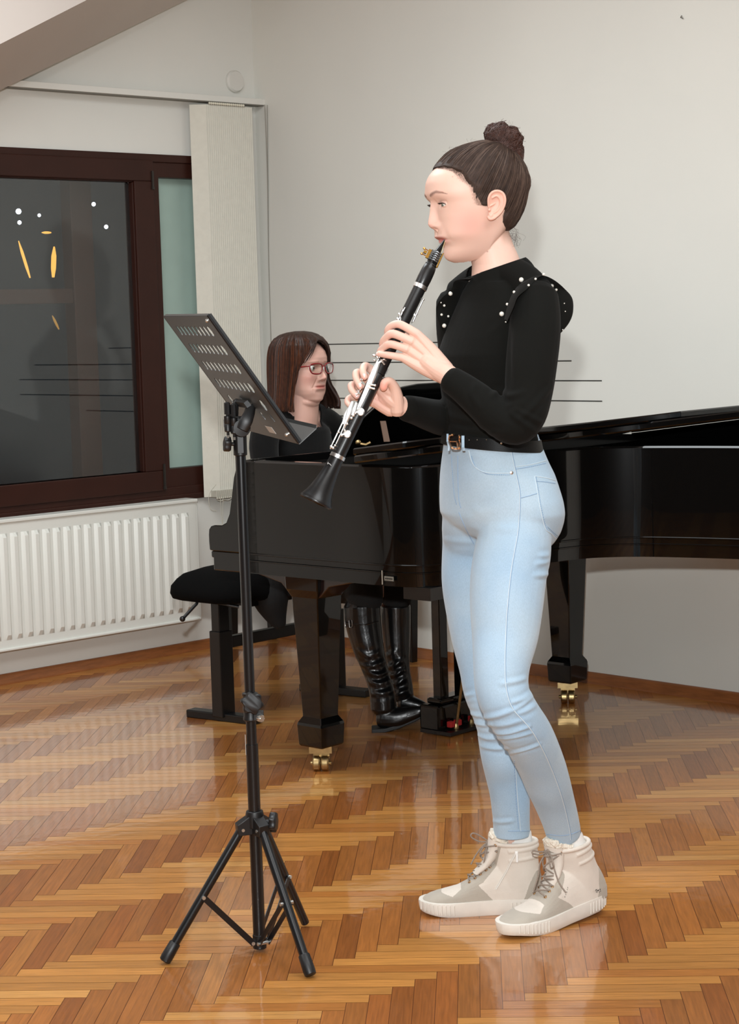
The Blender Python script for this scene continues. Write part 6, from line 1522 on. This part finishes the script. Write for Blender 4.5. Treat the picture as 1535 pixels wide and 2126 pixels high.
bp2 = body.build('body', skinmat('warm_skin', (214, 170, 154)), pia, smooth=80); set_vcol(bp2, np.vstack([hc_, np.tile(np.array(lin((214, 170, 154))), (len(core.v), 1))]))
M_iris2 = mat('iris_dark_brown', (60, 42, 34), .15, coat=.8)
for s_ in (-1, 1):
    ec = Vector(ec2(s_)); m = MB(); m.ball(ec, .0118, 20, 14); eb = m.build('eyeball', M_eye, bp2, smooth=80); gz = (qF+qL*.1+ZZ*.06).normalized()
    m = MB(); m.lathe([(.0054, .0104), (.0045, .0112), (.0, .0121)], ec, gz, 18); m.cur = 1; m.lathe([(.0024, .0118), (.0, .01225)], ec, gz, 12); m.build('iris', [M_iris2, M_pup], bp2, smooth=60)
# glasses
M_lens = M_glass.copy(); M_lens.name = 'lens_glass'; M_lens.node_tree.nodes['Principled BSDF'].inputs['IOR'].default_value = 1.12
M_red = mat('dark_red_acetate', (120, 12, 18), .25, coat=.6); gm = MB(); lens = []
for s_ in (-1, 1):
    pts = []
    for x, z in ((-.024, .010), (-.012, .0155), (.006, .016), (.022, .013), (.0265, .006), (.024, -.008), (.015, -.017), (-.004, -.019), (-.018, -.016), (-.0245, -.004)):
        xx = s_*(.033+x) if True else 0; pts.append(QP(.105-.35*max(0, abs(xx)-.03), xx, .1185+z))
    cp = catmull(pts, 5, True); gm.tube(cp, .0026, 8, closed=True); lens.append(cp)
    gm.tube(catmull([QP(.0965, s_*.0585, .128), QP(.088, s_*.0655, .127), QP(.06, s_*.073, .124), QP(.0, s_*.077, .118)], 5), .0022, 8, flat=.7)
gm.tube(catmull([QP(.1045, -.010, .124), QP(.109, 0, .1265), QP(.1045, .010, .124)], 4), .0018, 8)
gl = gm.build('glasses', M_red, pia, smooth=60); gl['label'] = 'dark red glasses'
for cp in lens:
    c_ = sum(cp, Vector())/len(cp); m = MB(); n_ = qF*.0008; k = len(cp)
    m.add([p_-n_ for p_ in cp]+[p_+n_ for p_ in cp], [tuple(range(k))[::-1], tuple(range(k, 2*k))]+[(i, (i+1) % k, k+(i+1) % k, k+i) for i in range(k)]); m.build('lens', M_lens, gl, smooth=0)
# bob hair
M_h1 = mat('chestnut_hair', (46, 28, 20), .5, noise=.3, nscale=80, bump=.4, bscale=500, spec=.4); M_h2 = mat('auburn_hair', (72, 38, 22), .5, noise=.2, nscale=80, spec=.4); M_h3 = mat('light_auburn_tips', (104, 56, 30), .5, noise=.2, nscale=80)
hz = [.246, .243, .236, .222, .20, .17, .14, .11, .08, .05, .02, -.005, -.02]
hF = [.015, .035, .058, .082, .101, .108, .106, .100, .094, .088, .084, .082, .080]; hB = [.015, .04, .07, .095, .112, .121, .124, .124, .122, .119, .116, .113, .108]; hW = [.012, .035, .056, .072, .084, .089, .091, .093, .096, .100, .105, .109, .108]
def bob(th, h, grow=0):
    F_, B_, W_ = interp(hz[::-1], hF[::-1], h)+grow, interp(hz[::-1], hB[::-1], h)+grow, interp(hz[::-1], hW[::-1], h)+grow; ct, st_ = math.cos(th), math.sin(th)
    tdeg = math.degrees(th); tdeg = tdeg-360 if tdeg > 180 else tdeg; fl_ = .050*math.exp(-((tdeg-58)/30)**2)*smoothstep(.10, -.01, h); F_ += fl_*1.2; W_ += fl_*.3
    n_ = mnoise.noise(V(math.cos(th)*4, math.sin(th)*4, h*2))*.004+math.sin(th*37)*.0008
    return QP(math.copysign(abs(ct)**.92, ct)*(F_+n_ if ct > 0 else B_+n_), math.copysign(abs(st_)**.92, st_)*(W_+n_), h)
def face_edge(h, sg):      # half-angle of the face opening; side-swept fringe
    if h > .214: return -1
    e = interp([-.02, .02, .06, .10, .13, .16, .185, .205, .214], [46, 50, 55, 56, 53, 44, 34, 18, 3], h)
    if sg < 0: e = interp([-.02, .02, .06, .10, .13, .16, .185, .205, .214], [58, 60, 60, 58, 52, 40, 30, 16, 3], h)
    return e
hm = MB(); nA = 180; HS = list(np.linspace(.246, -.02, 70)); R_ = []
for h in HS:
    e1, e2 = max(0, face_edge(h, 1)), max(0, face_edge(h, -1)); row = []
    for i in range(nA+1):
        t = i/nA; th = e1+t*(360-e1-e2); row.append(bob(rad(th), h+.006*math.sin(i*.9)*smoothstep(.03, -.02, h)))
    R_.append(row)
hm.loft(R_[::-1], False, False, closed=False); hm.f.append(tuple(range(len(hm.v)-nA-1, len(hm.v)))); hm.m.append(0)
ho = hm.build('hair', M_h1, pia, smooth=80); md = ho.modifiers.new('t', 'SOLIDIFY'); md.thickness = .011; md.offset = -1
sm = MB(); rs = random.Random(5)
for k in range(1500):
    th = rs.uniform(-180, 180); sg = 1 if th > 0 else -1
    if abs(th) < 25 and rs.random() < .7: continue
    h0 = rs.uniform(.1, .243); pts = []; of_ = rs.uniform(.0004, .0018); tgt = th if abs(th) > 62 else sg*rs.uniform(46, 66)
    lo_ = -.022+rs.uniform(-.006, .012) if abs(tgt) > 40 else .12
    for j in range(15):
        t = j/14; h = h0+(lo_-h0)*t; e = face_edge(h, sg); tt = th+(tgt-th)*t
        if abs(tt) < e-1: tt = sg*(e-1+of_*1500)
        pts.append(bob(rad(tt), h, of_))
    sm.cur = 0 if rs.random() < .5 else (1 if rs.random() < .75 else 2); r0 = rs.uniform(.0004, .001); sm.tube(pts, [r0*.3]+[r0]*13+[r0*.3], 3, cap=False)
for k in range(26):      # fringe tips over the forehead
    sg = -1 if k < 16 else 1; e0 = rs.uniform(20, 40); pts = []
    h1 = rs.uniform(.125, .165)
    for j in range(8):
        t = j/7; h = .215+(h1-.215)*t; pts.append(bob(rad(sg*(8+(e0+6)*t**.8)), h, .001-.006*t))
    sm.cur = 0; sm.tube(pts, [.0012, .0018, .0020, .0018, .0015, .0012, .0008, .0002], 4, cap=False)
sm.build('hair_strands', [M_h1, M_h2, M_h3], ho, smooth=80)
# sweater with V neck
M_swt = mat('black_knit_sweater', (9, 9, 9), .9, sheen=.08, spec=.2, bump=.3, bscale=350)
tp = MB(); levels(tp, [(1160, 545, 690, 6.72), (1080, 552, 686, 6.70), (1000, 556, 688, 6.69), (930, 560, 690, 6.69), (893, 575, 684, 6.68), (874, 592, 664, 6.67)], 42, 1, 1.35)
limb(tp, [(553, 895, 6.56, 27), (580, 876, 6.60, 26), (605, 864, 6.63, 26), (630, 858, 6.66, 30), (655, 862, 6.72, 26), (680, 873, 6.77, 25), (702, 893, 6.82, 26)], 20, 4)
for A__, k_ in ((RA, kR), (LA, kL)):
    q = w2(k_-pA*.06); limb(tp, A__+[(q[0], q[1], q[2], 20)], 18, 4)
sw = remesh(tp, .004, 4)
vb = P(655, 889, 6.58); vh = vb.z
cN2 = QP(-.01, 0, -.05)
def vcut(c_):
    d = c_-chin; l = d.dot(qL); f = d.dot(qF); h = c_.z-vh
    w = .002+h*.95 if h > 0 else -1
    bl = (c_-vb).dot(qL)
    return (h > 0 and f > -.03 and abs(bl+.012*0) < min(w, .075)) or (V(d.x, d.y, 0).length < .068 and c_.z > chin.z-.085)
sw = cut(sw, [vcut]); so = sw.build('sweater', M_swt, pia, smooth=80); md = so.modifiers.new('t', 'SOLIDIFY'); md.thickness = .004; md.offset = -1
# skirt over the lap, hanging at the bench
sk = MB()
levels(sk, [(1228, 540, 700, 6.70, 1.3), (1190, 545, 700, 6.70, 1.3), (1120, 550, 690, 6.70, 1.3)], 42, 1)
limb(sk, [(625, 1185, 6.66, 62), (690, 1195, 6.54, 58), (745, 1212, 6.42, 46), (757, 1235, 6.38, 40), (756, 1250, 6.38, 38)], 22, 5); limb(sk, [(660, 1185, 6.78, 60), (740, 1195, 6.64, 54), (805, 1212, 6.53, 40), (822, 1235, 6.5, 33), (823, 1250, 6.5, 31)], 22, 5)
limb(sk, [(560, 1200, 6.60, 42), (562, 1240, 6.58, 40), (572, 1275, 6.58, 26), (582, 1298, 6.58, 14)], 18, 4)
remesh(sk, .005, 6).build('skirt', mat('black_wool_skirt', (8, 8, 8), .9, bump=.3, bscale=300), pia, smooth=80)
# tall black boots
M_bt = mat('black_boot_leather', (10, 10, 11), .3, coat=.25, bump=.35, bscale=35, bdist=.004); M_bs = mat('boot_sole_black', (22, 22, 22), .6)
for nm, sh, ft, so_ in (('n', [(752, 1258, 6.38, 39), (755, 1295, 6.375, 38), (764, 1340, 6.36, 33.5), (776, 1380, 6.35, 28), (786, 1410, 6.34, 26), (794, 1440, 6.33, 27.5), (797, 1470, 6.33, 28)], [(795, 1488, 6.33, 25), (822, 1490, 6.32, 23), (850, 1483, 6.31, 17), (872, 1476, 6.30, 12), (880, 1473, 6.30, 9)], [(772, 1519), (800, 1517), (830, 1508), (862, 1494), (888, 1480)]),
                   ('f', [(822, 1258, 6.5, 31), (823, 1300, 6.5, 30), (825, 1350, 6.49, 27), (828, 1390, 6.48, 24), (833, 1420, 6.48, 24), (836, 1445, 6.47, 24)], [(838, 1458, 6.47, 21), (856, 1462, 6.46, 18), (874, 1466, 6.45, 13), (886, 1470, 6.45, 9)], [(822, 1484), (850, 1483), (875, 1479), (892, 1475)])):
    m = MB(); limb(m, sh, 24, 5); limb(m, ft, 20, 4)
    ro = remesh(m, .0026, 4); bvv = bvh_of(ro); x0 = 0 if nm == 'n' else 45
    fl2 = [([(735+x0*.9, 1372), (765+x0*.9, 1385), (800+x0*.75, 1372)], 1.2, .008), ([(760+x0*.8, 1392), (785+x0*.7, 1402), (808+x0*.6, 1392)], 1.3, .007), ([(765+x0*.8, 1415), (790+x0*.7, 1420), (815+x0*.6, 1408)], 1.2, .008), ([(770+x0*.8, 1440), (795+x0*.7, 1440), (820+x0*.6, 1432)], 1.1, .008), ([(745+x0*.9, 1350), (765+x0*.8, 1362), (790+x0*.7, 1352)], .8, .008)]
    ridge(ro, [(drape(bvv, pts, 0, 4), am, wd) for pts, am, wd in fl2], .0032, 1)
    bo = ro.build('tall_boot', M_bt, pia, smooth=80)
    Yf = 6.33 if nm == 'n' else 6.47; m = MB(); R_ = []
    for (a_, b_) in so_:
        c_ = P(a_, b_, Yf); R_.append([c_+V(0, -.036, .0), c_+V(0, .036, 0), c_+V(0, .036, .014), c_+V(0, -.036, .014)])
    m.loft(R_); m.build('boot_sole', M_bs, bo, smooth=0, bevel=.003)
    if nm == 'n':
        m = MB()
        for s_ in (0, 8): 
            q = drape(bvv, [(718+s_, 1288), (720+s_, 1302), (728+s_*.6, 1300), (727+s_*.6, 1287)], .003, 3)
            if len(q) > 3: m.tube(q, .0014, 6)
        q = drape(bvv, [(716, 1292), (735, 1296), (760, 1297), (785, 1290)], .0015, 4)
        if m.v: m.build('boot_buckle', mat('dull_buckle', (120, 120, 118), .3, metal=1), bo)
        m = MB(); m.tube(q, .0022, 6); m.build('boot_strap', M_bt, bo)
# fine necklace line
